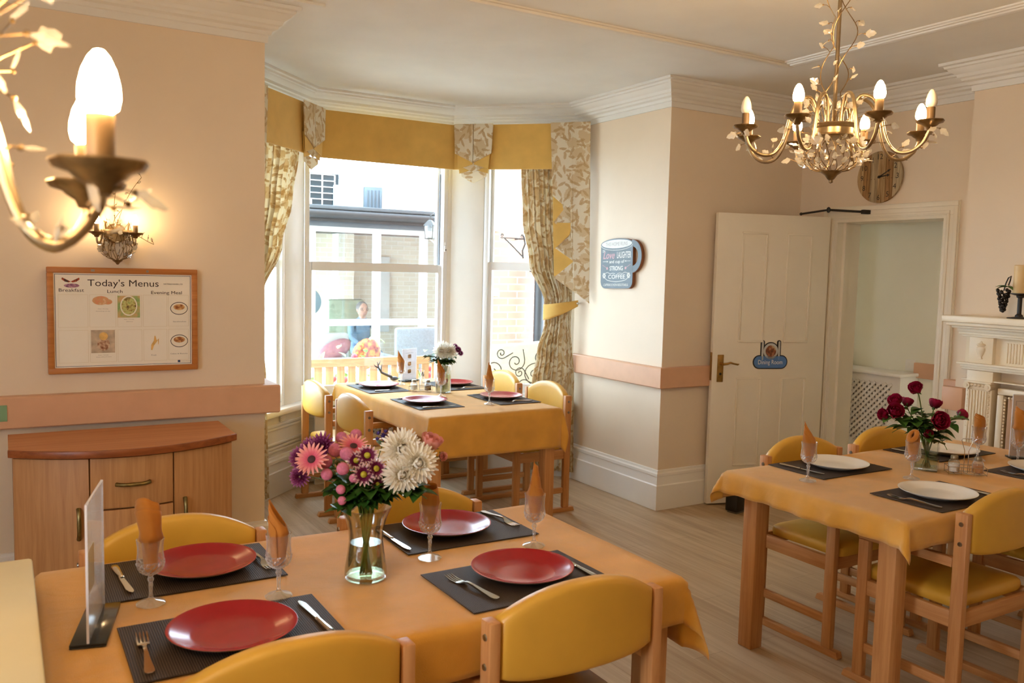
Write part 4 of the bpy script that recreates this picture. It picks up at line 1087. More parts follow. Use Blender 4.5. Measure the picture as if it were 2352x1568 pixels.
for t, n, lb, s in (((.125, -.105, .222), 9, 'spray of dark leaves reaching right from the foreground vase', 1.0), ((.075, -.10, .235), 12, 'spray of dark leaves under the white chrysanthemums', .9), ((-.095, .02, .225), 12, 'spray of dark leaves at left of the foreground vase', .8), ((-.085, -.02, .175), 10, 'spray of drooping leaves over the left rim of the foreground vase', .7), ((-.02, -.07, .245), 14, 'spray of dark leaves at middle front of the foreground vase', .85), ((.02, -.04, .26), 14, 'spray of dark leaves in the centre of the foreground bouquet', .85), ((-.06, .0, .26), 14, 'spray of dark leaves under the pink button flowers', .9), ((.03, .03, .28), 14, 'spray of dark leaves at back of the foreground bouquet', .9), ((-.03, -.05, .22), 16, 'spray of dark leaves low over the front rim of the foreground vase', .85), ((.05, -.07, .23), 14, 'spray of dark leaves low at right front of the foreground vase', .85)):
    flower('spray', VB1, t, lb, 'leaf sprays in the foreground vase', 'foliage', leaves=n*3, scale=s)
for k, t, lb, s in (('mum', (-.022, -.003, .277), 'white flower at left of the window-table bouquet', 1.05), ('mum', (.034, -.013, .277), 'white flower at right of the window-table bouquet', 1.05), ('mum', (.005, .03, .295), 'white flower at top of the window-table bouquet', .95),
                    ('aster', (.085, -.042, .287), 'purple flower at right of the window-table bouquet', .7), ('aster', (.108, -.035, .262), 'purple flower lowest at right of the window-table bouquet', .6), ('aster', (.081, -.004, .304), 'purple flower topmost at right of the window-table bouquet', .65)):
    flower(k, VB2, t, lb, G2, leaves=3, vr=.045, vh=.176, scale=s)
for t, n, lb in (((-.085, .05, .23), 14, 'spray of fresh green leaves at left of the window-table bouquet'), ((-.03, -.03, .20), 14, 'spray of green leaves at front of the window-table vase'), ((.03, -.05, .205), 12, 'spray of green leaves under the purple flowers at the window')):
    flower('spray', VB2, t, lb, 'leaf sprays in the window-table vase', 'foliage', leaves=n*2, vr=.045, vh=.176, scale=.95)
for t, lb, s, fc in (((-.043, .040, .349), 'red rose standing highest in the square vase', 1.0, (-.6, -.1, .5)), ((-.086, .106, .287), 'red rose at upper left, behind the brightest one', 1.0, (-.5, 0, .6)), ((-.033, .086, .281), 'red rose half hidden beside the upper left rose', .85, (.3, .1, .6)),
                     ((-.124, .079, .247), 'bright crimson rose at left of the square vase', 1.2, (-.5, -.5, .5)), ((-.147, .115, .232), 'dark red rose at far left, behind the bright one', .85, (-.9, 0, .2)), ((.045, .005, .283), 'half-open rose bud above the open red rose', .9, (.1, -.2, .9)),
                     ((-.010, -.050, .224), 'open dark red rose facing us in the square vase', 1.3, (-.45, -.85, .15)), ((.141, -.058, .238), 'rose bud on long stem leaning right before the napkin', .8, (.8, -.1, .3)), ((-.043, -.024, .160), 'small dark rose low beside the knotted napkin', .7, (-.3, -.7, .2))):
    flower('redrose', VB3, t, lb, G3, leaves=5, vr=.035, vh=.125, scale=s*1.18, face=fc)
for t, n, lb in (((-.15, .07, .16), 7, 'rose leaves reaching left from the square vase'), ((.01, -.085, .10), 6, 'large rose leaves drooping over front of the square vase'), ((.10, -.05, .19), 6, 'rose leaves reaching right from the square vase'), ((-.02, .02, .25), 8, 'rose leaves in the middle of the red rose bouquet'), ((-.09, .03, .21), 9, 'rose leaves below the bright crimson rose')):
    flower('spray', VB3, t, lb, 'rose foliage in the square vase', 'foliage', leaves=n, vr=.035, vh=.125, scale=1.15)
# ------------------------------------------------------------------ chandeliers and wall sconce
M_GOLD = paint('antique gold metal', (172, 152, 120), .36, .12, 25, .1, 80, metal=1)
M_PAN = paint('dark antique bronze', (140, 118, 86), .4, .2, 40, .3, 60, metal=1)
M_SLV = paint('candle tube', (112, 88, 56), .5, .05, 20, 0)
M_BULB = emit('lit candle bulb', (255, 210, 152), 360)
M_BULB0 = paint('frosted unlit bulb', (250, 240, 215), .3, .01, 4, 0)
def crystal_mat():
    m, nt, out = _mat('frosted crystal leaf')
    tr = N(nt, 'ShaderNodeBsdfTransparent'); tr.inputs[0].default_value = (.95, .94, .9, 1)
    gl = N(nt, 'ShaderNodeBsdfGlossy'); gl.inputs['Roughness'].default_value = .12
    tl = N(nt, 'ShaderNodeBsdfTranslucent'); tl.inputs[0].default_value = (.85, .83, .78, 1)
    df = N(nt, 'ShaderNodeBsdfDiffuse'); df.inputs[0].default_value = (.85, .83, .78, 1)
    a = N(nt, 'ShaderNodeMixShader'); a.inputs[0].default_value = .5; L(nt, tl.outputs[0], a.inputs[1]); L(nt, df.outputs[0], a.inputs[2])
    b = N(nt, 'ShaderNodeMixShader'); b.inputs[0].default_value = .45; L(nt, tr.outputs[0], b.inputs[1]); L(nt, a.outputs[0], b.inputs[2])
    c = N(nt, 'ShaderNodeMixShader'); c.inputs[0].default_value = .3; L(nt, b.outputs[0], c.inputs[1]); L(nt, gl.outputs[0], c.inputs[2])
    L(nt, c.outputs[0], out.inputs[0]); return m
M_CRY = crystal_mat()
RC = random.Random(5)
def bez(*P):
    def ev(t):
        p = [V(q) for q in P]
        while len(p) > 1: p = [p[i].lerp(p[i+1], t) for i in range(len(p)-1)]
        return p[0]
    return ev
def crystal(mb, p, d, ln=.026):
    """a faceted maple-like crystal drop, 3 mm thick"""
    M = aim(p, d) @ Matrix.Rotation(RC.uniform(0, 6.28), 4, 'Z') 
    out = [(0, 0), (.28, .18), (.5, .42), (.34, .58), (.28, .82), (0, 1.05), (-.28, .82), (-.34, .58), (-.5, .42), (-.28, .18)]
    M = M @ Matrix.Rotation(pi/2+RC.uniform(-.5, .5), 4, 'X')
    w = ln*.85
    vs = [(x*w, y*ln, 0) for x, y in out]+[(0, .45*ln, .0022), (0, .45*ln, -.0022)]
    n = len(out); fs = []
    for i in range(n): fs += [(i, (i+1) % n, n), ((i+1) % n, i, n+1)]
    mb.add(vs, fs, M)
def wire_leaf(wm, cm, p, d, ln=.03, twig=.03):
    d = V(d).normalized(); e = V(p)+d*twig+V((0, 0, .006))
    if cm is None:      # a leaf of its own under the part wm
        mb = MB(); mb.tube([p, V(p).lerp(e, .5)+V((0, 0, .004)), e], .0011, 5, mi=1); mb.ell(e, .0032, 6, 5, mi=1)
        crystal(mb, e, d+V((0, 0, RC.uniform(-.5, .5))), ln); mb.build('crystal_leaf', [M_CRY, M_PAN], wm, smooth=0); return
    wm.tube([p, V(p).lerp(e, .5)+V((0, 0, .004)), e], .0011, 5); wm.ell(e, .0032, 6, 5)
    crystal(cm, e, d+V((0, 0, RC.uniform(-.5, .5))), ln)
def arm(root, az, r, z0, zd, lit, near=False, apex=.09, lowz=-.10):
    """from the ring (r=.055, z0) up over an apex, down to a U and up to the pan at (r, zd)"""
    c, s = cos(az), sin(az)
    prof = [(.058, z0), (.062, z0+.05), (.085, z0+apex), (.125, z0+apex-.012), (.150, z0+.03), (.172, z0-.055), (.205, z0+lowz), (.250, z0+lowz-.004), (.287, z0+lowz+.022), (r-.002, z0+lowz+.055), (r, zd-.012)]
    if near: prof = [(.058, z0), (.064, z0+.06), (.10, z0+.11), (.155, z0+.115), (.196, z0+.07), (.217, z0+.02), (.230, z0-.035), (.246, z0-.072), (.270, z0-.086), (.292, z0-.072), (r-.002, z0-.05), (r, zd-.012)]
    pts = []
    n = len(prof)
    for i in range(n-1):
        for k in range(4):
            t = k/4; a, b, d, e = (prof[max(0, i-1)], prof[i], prof[i+1], prof[min(n-1, i+2)])
            q = [.5*(2*b[j]+(d[j]-a[j])*t+(2*a[j]-5*b[j]+4*d[j]-e[j])*t*t+(3*b[j]-a[j]-3*d[j]+e[j])*t**3) for j in (0, 1)]
            pts.append((q[0]*c, q[0]*s, q[1]))
    pts.append((prof[-1][0]*c, prof[-1][0]*s, prof[-1][1]))
    a_ = MB().tube(pts, .0058, 10).build('arm', M_GOLD, root, smooth=80)
    candle(root, (r*c, r*s, zd), lit)
    wm = a_
    cm = None
    for t in (.50, .62, .74, .86, .97):
        i = int(t*(len(pts)-1)); p = V(pts[i]); side = RC.choice((-1, 1))
        wire_leaf(wm, cm, p, (c*.5-s*side, s*.5+c*side, RC.uniform(-.3, .5)), RC.uniform(.026, .036), RC.uniform(.02, .045))
    if near:
        for rr_, z_, q_ in ((.255, .125, 0), (.24, .095, .02), (.225, .06, -.02), (.245, .15, .03), (.20, .17, 0)):
            e = V((rr_*c-q_*s, rr_*s+q_*c, z0+z_)); b_ = V((.19*c, .19*s, z0+.08)); wire_leaf(wm, None, b_, e-b_, .034, (e-b_).length)
    wire_leaf(wm, cm, V((r*c, r*s, zd-.01)), (c, s, -.2), .034, .03)
M_BULBS = emit('lit small candle bulb', (255, 214, 158), 190)
def candle(root, p, lit, k=1.0):
    M = Matrix.Translation(p) @ Matrix.Diagonal((k, k, k, 1))
    MB().lathe([(0, -.014), (.010, -.012), (.013, -.004), (.022, .002), (.026, .006), (.037, .010), (.041, .016), (.040, .018), (.030, .0125), (.012, .009), (0, .009)], 28, M, f=lambda q, i: 1+(.045*sin(7*q) if 4 < i < 8 else 0)).build('drip_pan', M_PAN, root, smooth=50)
    MB().lathe([(.0125, .009), (.0125, .056), (.0118, .058), (0, .058)], 18, M).build('candle_tube', M_SLV, root)
    MB().lathe([(.0090, .058), (.0152, .063), (.0172, .072), (.0166, .083), (.0135, .096), (.0085, .107), (.004, .1125), (0, .1135)], 20, M).build('bulb', (M_BULB if k == 1 else M_BULBS) if lit else M_BULB0, root, smooth=80)
def basket(root, z0, z1, rt, rmax, half=False, nl=70, off=(0, 0, 0), n=12):
    """crystal-hung wire bowl from the ring down to the finial"""
    H_ = z0-z1; wm, cm = MB(), MB()
    def rad(t): return rt+(rmax-rt)*sin(min(1, t*2.2)*pi/2)*1.0 if t < .45 else rmax*sqrt(max(0, 1-((t-.45)/.55)**2))*.98+.010
    for k in range(n):
        a = (pi+pi*k/(n-1)) if half else 2*pi*k/n
        for tw in (-.5, .5):
            pts = []
            for i in range(13):
                t = i/12; q = a+tw*sin(t*pi)*.55
                if half: q = min(max(q, pi), 2*pi)
                pts.append(V(off)+V((rad(t)*cos(q), rad(t)*sin(q), z0-H_*t)))
            wm.tube(pts, .0014, 5)
    for k in range(nl):
        t = .04+.86*((k+.5)/nl); a = k*2.39996
        if half: a = pi+(a % pi)
        p = V(off)+V((rad(t)*cos(a), rad(t)*sin(a), z0-H_*t)); wm.ell(p, .0036, 6, 5)
        crystal(cm, p+V((cos(a), sin(a), 0))*.004, (cos(a)*.6, sin(a)*.6, .5), .026)
    b = wm.build('wire_basket', M_PAN, root); cm.build('crystal_leaves', M_CRY, b, smooth=0)['kind'] = 'stuff'
def chandelier(label, loc, zring, rot, unlit=(), r=.305, near=False):
    x, y = loc
    root = empty('chandelier', (x, y, zring), 0, label, 'chandelier', 'chandeliers')
    top = CZ-zring
    MB().cyl((0, 0, -.03), (0, 0, top-.02), .0068, n=12).build('stem', M_GOLD, root)
    MB().lathe([(0, top), (.055, top), (.052, top-.02), (.02, top-.035), (0, top-.035)], 24).build('ceiling_rose', M_GOLD, root)
    MB().lathe([(0, .006), (.055, .006), (.072, .004), (.078, 0), (.074, -.006), (.066, -.012), (.066, -.030), (.070, -.036), (.060, -.040), (0, -.040)], 36).build('ring', M_GOLD, root, smooth=30)
    basket(root, -.04, -.158, .066, .092)
    MB().lathe([(.036, -.152), (.034, -.156), (.020, -.166), (.012, -.178), (.007, -.182), (.007, -.190), (0, -.193)], 24).build('finial', M_PAN, root)
    for k in range(8): arm(root, rot+k*pi/4, r, 0, -.028, k not in unlit, near)
    # twisted wire vines with crystal leaves round the stem
    wm, LV = MB(), []
    for s in (0, 1, 2):
        pts = []
        m = 40; hh = min(top-.06, .68)
        for i in range(m+1):
            t = i/m; a = s*2.1+t*7.5; rr = .012+.048*abs(sin(t*pi*2.6+s))
            pts.append(V((rr*cos(a), rr*sin(a), .01+hh*t)))
        wm.tube(pts, .0016, 5)
        for i in range(2, m, 3):
            p = pts[i]; d = V((p.x, p.y, 0)).normalized()+V((RC.uniform(-.5, .5), RC.uniform(-.5, .5), RC.uniform(-.2, .6)))
            LV.append((p, d, RC.uniform(.026, .038), RC.uniform(.012, .03)))
    for k in range(16):
        a = RC.uniform(0, 6.28); rr = RC.uniform(.06, .11); p = V((rr*cos(a), rr*sin(a), RC.uniform(.02, .09))); LV.append((V((.05*cos(a), .05*sin(a), .005)), p-V((.05*cos(a), .05*sin(a), .005)), .03, p.length*.6))
    v = wm.build('vine', M_PAN, root)
    for q in LV: wire_leaf(v, None, *q)
    return root
VD = atan2(-1.975, -2.43)      # toward the camera side
chandelier('gold chandelier hung with crystal leaves before the clock and open door', (2.43, 1.975), 2.077, VD-radians(22.5)+radians(2), unlit=(7, 2))
chandelier('near gold chandelier at the upper left edge, one large candle bulb in view', (-.202, .977), 1.660, -radians(24.5), r=.308, near=True)
# wall sconce over the menu board
sn = empty('wall_sconce', (.455, YA, 1.70), 0, 'gold two-candle wall sconce with crystal basket above the menu board', 'wall light')
MB().lathe([(0, 0), (.045, 0), (.045, .006), (.038, .012), (0, .014)], 28, frame((0, 0, -.01), (1, 0, 0), (0, 0, 1))).build('back_plate', M_GOLD, sn)
MB().box(-.062, .062, -.115, -.002, -.010, -.002, .003).lathe([(.0, -.012), (.062, -.012), (.068, -.006), (.066, .004), (.0, .004)], 24, Matrix.Translation((0, -.055, 0)) @ Matrix.Diagonal((1, .8, 1, 1))).build('ring', M_GOLD, sn)
basket(sn, -.008, -.133, .05, .056, False, 40, (0, -.06, 0), 8)
MB().lathe([(.022, -.122), (.020, -.127), (.010, -.134), (.005, -.142), (0, -.144)], 16).build('finial', M_PAN, sn, loc=(0, -.06, -.008))
for s in (-1, 1):
    c_ = V((s*.079-.0085, -.105, -.022))
    pts = [bez((s*.045, -.06, .0), (s*.05, -.065, .085), (s*.060, -.07, .06), (s*.052, -.09, -.09), (s*.080-.0085, -.105, -.085), (c_.x, c_.y, c_.z-.012))(i/18) for i in range(19)]
    MB().tube(pts, .0042, 9).build('arm', M_GOLD, sn, smooth=80)
    candle(sn, c_, True, .84)
wm, LV = MB(), []
for q in (((.0, -.03, .0), (.02, -.03, .12), (.07, -.04, .20), (.105, -.05, .245)), ((0, -.03, .0), (-.015, -.03, .10), (-.01, -.04, .20), (.03, -.05, .25)), ((.03, -.04, -.01), (.08, -.05, .0), (.11, -.06, -.04), (.155, -.05, -.055)), ((-.01, -.03, .0), (-.03, -.05, .06), (.03, -.05, .09), (.05, -.05, .14))):
    f = bez(*q); pts = [f(i/14) for i in range(15)]; wm.tube(pts, .0014, 5)
    for i in (5, 8, 11, 14): LV.append((pts[i], (RC.uniform(-1, 1), -.4, RC.uniform(-.2, .8)), .018, .012))
for k in range(12): LV.append((V((RC.uniform(-.05, .05), -.06, .0)), (RC.uniform(-1, 1), -.5, RC.uniform(.2, 1)), .022, RC.uniform(.02, .05)))
v = wm.build('vine', M_PAN, sn)
for q in LV: wire_leaf(v, None, *q)
# ------------------------------------------------------------------ menu board
M_FRM = wood('honey wood frame', (196, 128, 66), (170, 104, 50), 'x', .4, 1.0)
bd = empty('menu_board', (.4885, 4.278, 1.295), 0, 'wood framed menu board with meal pictures on the wall under the sconce', 'menu board')
HW, HH = .316, .238
mb = MB()
for a, b, c, d in ((-HW, HW, HH-.026, HH), (-HW, HW, -HH, -HH+.026), (-HW, -HW+.026, -HH+.024, HH-.024), (HW-.026, HW, -HH+.024, HH-.024)): mb.box(a, b, -.011, .016, c, d, .004)
mb.build('frame', M_FRM, bd)
MB().box(-HW+.02, HW-.02, -.002, .012, -HH+.02, HH-.02).build('panel', paint('white board print', (244, 238, 222), .45, .01, 4, 0), bd)
FB = frame((0, -.0026, 0), (1, 0, 0), (0, 0, 1))
def bx(px): return (px-106)/(453.5-106)*.632-.316
def bz(py): return .238-(py-614)/(852-614)*.476
M_TXT = paint('dark brown print', (52, 42, 40), .5, 0, 3, 0)
for s, a, b, h, y in (("Today's Menus", 195, 359, .030, 648), ('Breakfast', 132, 187, .0145, 665), ('Lunch', 239, 274, .0145, 667), ('Evening Meal', 341, 415, .0145, 669), ('HATFIELD HAVEN LTD', 371, 417, .0065, 649)):
    mb = MB(); text(mb, s, bx(b)-bx(a), h, FB, (bx(a)+bx(b))/2, bz(y)); mb.build('lettering', M_TXT, bd, smooth=0)
mb = MB()
for s, x, y, w, h in (('Sandwiches', 409, 737, 32, .0055), ('Cakes & Biscuits', 407, 813, 42, .0055), ('Fruit', 346, 815, 12, .0055), ('Week 1 Thursday', 229, 707, 24, .003), ('Battered burger and chips', 229, 712, 32, .003), ('Week 1 Thursday', 288, 731, 24, .003), ('salad bowl', 289, 736, 15, .003), ('Week 1 Thursday', 228, 812, 24, .003), ('sponge pudding and custard', 229, 816, 34, .003), ('dementia friendly signs', 425, 831, 26, .0025)):
    text(mb, s, w/347.5*.632, h, FB, bx(x), bz(y))
mb.build('small_lettering', paint('pale grey print', (130, 124, 116), .5, 0, 3, 0), bd, smooth=0)
M_LINE = paint('navy print', (40, 66, 106), .5, 0, 3, 0)
mb = MB()
def rline(x0, y0, x1, y1, t=.0018, m=None, d=.0004): mb.box(min(x0, x1)-t/2, max(x0, x1)+t/2, min(y0, y1)-t/2, max(y0, y1)+t/2, 0, d, M=FB)
X0, X1, Y0, Y1 = -.284, .284, -.206, .206
for a in ((X0, Y1, X1, Y1), (X0, Y0, X1, Y0), (X0, Y0, X0, Y1), (X1, Y0, X1, Y1)): rline(*a)
mb.build('border_line', M_LINE, bd)
mb = MB()
cols = (128, 197, 260, 320, 380, 433); rows = (675, 748, 755, 828)
for c in range(5):
    for r in (0, 2):
        x0, x1, y0, y1 = bx(cols[c]+2), bx(cols[c+1]-2), bz(rows[r]), bz(rows[r+1])
        for a in ((x0, y0, x1, y0), (x0, y1, x1, y1), (x0, y0, x0, y1), (x1, y0, x1, y1)): rline(*a, .0012, None, .0006)
mb.build('card_pocket', paint('clear pocket edge', (226, 214, 186), .3, .02, 8, 0), bd)
def food(name, x, y, w, h, stops, sc_, parent=bd):
    m, nt, out = _mat(name); p = princ(nt, out, (200, 160, 120), .5)
    n = noise(nt, mapping(nt), sc_, 3, .6); r = ramp(nt, stops); L(nt, n, r.inputs[0]); L(nt, r.outputs[0], p.inputs['Base Color']); return m
def blob(name, px, py, pw, ph, m, sq=False, dz=.0003):
    w, h = pw/347.5*.632/2, ph/238*.476/2
    poly = [(-w, -h), (w, -h), (w, h), (-w, h)] if sq else [(w*cos(2*pi*k/26), h*sin(2*pi*k/26)) for k in range(26)]
    MB().prism(poly, dz, dz+.0004, FB @ Matrix.Translation((bx(px), bz(py), 0))).build(name, m, bd)
F_BUN = food('burger print', 0, 0, 0, 0, [(.35, (226, 150, 110)), (.55, (214, 170, 120)), (.7, (236, 196, 160))], 50)
F_SAL = food('salad print', 0, 0, 0, 0, [(.34, (90, 70, 50)), (.46, (168, 150, 80)), (.55, (206, 206, 130)), (.68, (120, 150, 70))], 70)
F_PUD = food('pudding print', 0, 0, 0, 0, [(.35, (130, 80, 50)), (.5, (190, 150, 120)), (.65, (220, 200, 170))], 60)
F_BG = paint('print backdrop', (196, 176, 150), .5, .15, 30, 0); F_GRN = food('green backdrop print', 0, 0, 0, 0, [(.4, (214, 176, 120)), (.55, (150, 180, 110)), (.7, (96, 140, 90))], 14)
F_PLT = paint('printed plate', (240, 234, 216), .5, 0, 3, 0); F_BLK = paint('printed outline', (50, 46, 44), .5, 0, 3, 0); F_YEL = paint('printed banana', (232, 190, 110), .5, .1, 40, 0); F_BRN = food('bread print', 0, 0, 0, 0, [(.4, (150, 90, 50)), (.55, (210, 160, 100)), (.7, (232, 200, 140))], 70)
blob('burger_picture', 224, 688, 38, 20, F_BUN); blob('burger_picture', 240, 691, 20, 12, F_BUN, dz=.0005)
blob('salad_picture', 288, 702, 52, 50, F_GRN, True); blob('salad_picture', 288, 700, 40, 46, F_PLT, dz=.0006); blob('salad_picture', 288, 700, 34, 40, F_SAL, dz=.0009)
blob('pudding_picture', 228, 781, 54, 52, F_BG, True); blob('pudding_picture', 229, 787, 28, 30, F_PUD, dz=.0006); blob('pudding_picture', 229, 769, 20, 18, F_YEL, dz=.0009)
for y in (706, 783):
    blob('plate_picture', 408, y, 43, 30, F_BLK); blob('plate_picture', 408, y, 40, 27, F_PLT, dz=.0006); blob('plate_picture', 408, y-3, 28, 14, F_BRN, dz=.0009)
mb = MB()
for k in range(9):
    a = radians(-60+k*18)
mb.tube([(bx(341), bz(803), .0008), (bx(343), bz(792), .0008), (bx(350), bz(782), .0008), (bx(349), bz(770), .0008)], [.003, .006, .007, .002], 8, M=FB, flat=.1); mb.tube([(bx(350), bz(786), .001), (bx(357), bz(778), .001), (bx(357), bz(790), .001)], [.003, .004, .001], 8, M=FB, flat=.1)
mb.build('banana_picture', F_YEL, bd)
mb = MB()
for s in (-1, 1): mb.prism([(0, -.006), (s*.034, .012), (s*.036, .004), (s*.024, -.006), (s*.008, -.010)], .0003, .0008, FB @ Matrix.Translation((bx(158), bz(643), 0)))
mb.build('butterfly_picture', food('butterfly print', 0, 0, 0, 0, [(.42, (40, 26, 22)), (.52, (190, 80, 40)), (.62, (40, 26, 22)), (.75, (230, 220, 210))], 60), bd)
blob('butterfly_picture', 160, 655, 34, 9, food('lilac print', 0, 0, 0, 0, [(.4, (120, 70, 110)), (.6, (190, 140, 160))], 80))
blob('logo', 407, 831, 6, 5, M_LINE, True)
MB().box(-.14, -.125, -.0125, -.011, HH-.018, HH-.008).box(.09, .1, -.0125, -.011, HH-.018, HH-.008).build('screw', M_BOLT, bd)

# ------------------------------------------------------------------ mug shaped sign
mg = empty('wall_sign', (XB, 4.785, 1.635), 0, 'grey-blue coffee mug shaped sign with white and pink lettering on the bay return wall', 'wall sign')
FMG = frame((-.001, 0, 0), (0, -1, 0), (0, 0, 1)) @ Matrix.Rotation(radians(1.5), 4, 'Z')
def mug_outline(g=0):
    p = []
    w, h = .180+g, .175+g
    for k in range(15): a = pi-pi*k/14; p.append((w*cos(a), .135+ (.038+g)*sin(a)))
    for k in range(9): a = -pi/2*k/8; p.append((w-.05+.05*cos(a), -h+.05+.05*sin(a)))
    for k in range(9): a = -pi/2-pi/2*k/8; p.append((-w+.05+.05*cos(a), -h+.05+.05*sin(a)))
    return p
M_MDF = paint('brown board edge', (128, 76, 40), .6, .06, 20, .1); M_MUG = paint('slate grey mug paint', (104, 116, 124), .5, .08, 12, .05)
M_MW = paint('white mug print', (228, 228, 222), .5, .03, 20, 0); M_MP = paint('pink mug print', (206, 160, 168), .5, .03, 20, 0)
def hnd(w0, w1, g=0): return [(x, y) for x, y in [(.168+w1*cos(a), .045+ (w1+.005)*sin(a)*1.02) for a in [pi/2-pi*k/20 for k in range(21)]]]+[(.168+w0*cos(a), .045+w0*sin(a)) for a in [-pi/2+pi*k/20 for k in range(21)]]
MB().prism(mug_outline(.001), .003, .026, FMG).prism(hnd(.066, .107), .003, .026, FMG).build('board', M_MDF, mg)
MB().prism(mug_outline(0), .026, .028, FMG).prism(hnd(.068, .105), .026, .0275, FMG).build('face', M_MUG, mg)
FM2 = FMG @ Matrix.Translation((0, 0, .028))
mb = MB(); mb.prism(disc(.170, 40, 0, .135, .030), 0, .0006, FM2); mb.tube([((.177)*cos(a), .128+.036*sin(a), .0004) for a in [pi+pi*k/24 for k in range(25)]], .0016, 6, M=FM2, flat=.3)
mb.build('rim_print', M_MW, mg)
mb = MB(); text(mb, 'THIS HOME RUNS', .25, .026, FM2 @ Matrix.Translation((0, 0, .0007)), 0, .135); mb.build('rim_lettering', paint('pale grey print on rim', (176, 170, 166), .5, 0, 3, 0), mg, smooth=0)
for s, w, h, x, y, bo in (('ON', .028, .019, -.146, .088, .01), ('LAUGHTER', .155, .044, .085, .058, .012), ('and cup of', .170, .022, .005, .013, .012), ('STRONG', .150, .030, 0, -.034, .02), ('COFFEE', .190, .028, .005, -.093, .012), ('-CAFFEINE IS NON-NEGOTIABLE-', .285, .017, -.005, -.150, .008)):
    mb = MB(); text(mb, s, w, h, FM2, x, y, bold=bo); mb.build('lettering', M_MW, mg, smooth=0)
mb = MB(); text(mb, 'Love', .135, .052, FM2, -.085, .060, shear=.35, bold=.012); mb.build('lettering', M_MP, mg, smooth=0)
for s in (-1, 1):
    MB().box(min(s*.10, s*.155), max(s*.10, s*.155), .0125, .0155, 0, .0006, M=FM2).prism([(s*.093, .014), (s*.108, .021), (s*.108, .007)][::s], 0, .0006, FM2).build('arrow_print', M_MW, mg)
    mb = MB()
    for k in range(6): a = k*1.05; mb.prism(disc(.008, 8, s*.138+.011*cos(a), -.085+.013*sin(a)), 0, .0006, FM2)
    mb.tube([(s*x, y, .0004) for x, y in ((.13, -.07), (.10, -.062), (.07, -.072), (.04, -.068), (.012, -.072))], .0018, 5, M=FM2, flat=.3)
    mb.tube([(s*x, y, .0004) for x, y in ((.135, -.10), (.10, -.118), (.06, -.124), (.0, -.128))], .0022, 5, M=FM2, flat=.3); mb.build('scroll_print', M_MW, mg)
    MB().tube([(s*.158, -.010, .0004), (s*.104, -.033, .0004)], .0016, 5, M=FM2, flat=.3).prism(disc(.010, 12, s*.104, -.034), 0, .0006, FM2).build('spoon_print', M_MP, mg)

# ------------------------------------------------------------------ plank clock
ck = empty('wall_clock', (XD, 3.645, 2.235), 0, 'round clock of weathered wood planks on the wall above the doorway', 'clock')
FC = frame((-.002, 0, 0), (0, -1, 0), (0, 0, 1)); R_ = .168
M_PLK = [wood('weathered plank %s' % n, c, d, 'z', .7, 1.6) for n, c, d in (('pale', (196, 166, 120), (130, 100, 62)), ('brown', (170, 130, 84), (104, 74, 42)), ('grey', (188, 168, 132), (128, 108, 78)))]
pk = MB(); ed = [-R_, -.122, -.068, -.012, .044, .1, R_]
for i in range(6):
    a, b = ed[i]+.0008, ed[i+1]-.0008; top = []; n = 10
    for k in range(n+1): x = a+(b-a)*k/n; top.append((x, sqrt(max(0, R_*R_-x*x))))
    poly = top+[(x, -y) for x, y in top[::-1]]
    cl = []
    for q in poly:
        if not cl or (abs(q[0]-cl[-1][0])+abs(q[1]-cl[-1][1])) > 1e-4: cl.append(q)
    MB().prism(cl[::-1], .004, .020, FC).build('plank', M_PLK[i % 3], ck)
MB().prism([(x, y) for x, y in disc(R_*.985)], .001, .0045, FC).build('backing', M_BLACK, ck)
for h in range(1, 13):
    mb = MB(); a = pi/2-h*pi/6; text(mb, str(h), None, .034, FC @ Matrix.Translation((0, 0, .020)), .132*cos(a), .132*sin(a)); mb.build('numeral', M_IRON, ck, smooth=0)
for s in (-1, 1):
    for x in (.035, .06, .09, .12): MB().prism(disc(.0024, 8, s*x, -.012), .020, .0205, FC).build('nail', M_IRON, ck)
mb = MB()
for a, ln, w in ((radians(90-62), .095, .004), (radians(90-84), .078, .005)):
    Mh = FC @ Matrix.Rotation(a, 4, 'Z'); mb.prism([(-.012, -w), (ln*.75, -w*.6), (ln*.75, -w*2), (ln, 0), (ln*.75, w*2), (ln*.75, w*.6), (-.012, w)], .023, .0245, Mh)
mb.prism(disc(.009), .020, .026, FC); mb.build('hands', M_IRON, ck)

# ------------------------------------------------------------------ fireplace surround
M_FP = paint('cream painted fireplace', (238, 224, 196), .4, .015, 6, .08, 80)
fp = empty('fireplace', (XF, 2.10, 0), 0, 'cream carved fireplace surround with fluted pilasters at the right edge', 'fireplace')
LX = -.07
MB().box(-.21, 0, -.86, .80, 1.338, 1.375, .006).box(-.19, 0, -.84, .785, 1.318, 1.340, .008).box(-.165, 0, -.81, .765, 1.305, 1.320, .004).build('mantel_shelf', M_FP, fp)
MB().box(-.06, 0, -.78, .735, 1.09, 1.30).box(-.05, 0, -.40, .35, .0, 1.10).build('frieze', M_FP, fp)
mb = MB()
for z0, z1, t in ((1.285, 1.306, .125), (1.268, 1.286, .11), (1.258, 1.269, .10), (1.10, 1.112, .115), (1.085, 1.101, .10), (1.072, 1.086, .085), (1.012, 1.02, .08)): mb.box(-t, 0, -.80, .755 if t > .1 else .74, z0, z1, .003)
mb.build('moulding', M_FP, fp)
mb = MB().box(-.063, -.058, .30, .51, 1.12, 1.24)
for k in range(13): y = .50-.016*k; mb.box(-.068, -.060, y-.005, y+.005, 1.125, 1.235, .003)
mb.build('reeded_panel', M_FP, fp)
for k in range(3):
    mb = MB().box(-.063, -.058, .062-.33*k, .28-.33*k, 1.12, 1.24)
    for j in range(10): mb.box(-.068, -.060, .27-.33*k-.022*j-.006, .27-.33*k-.022*j+.006, 1.125, 1.235, .003)
    mb.build('reeded_panel', M_FP, fp)
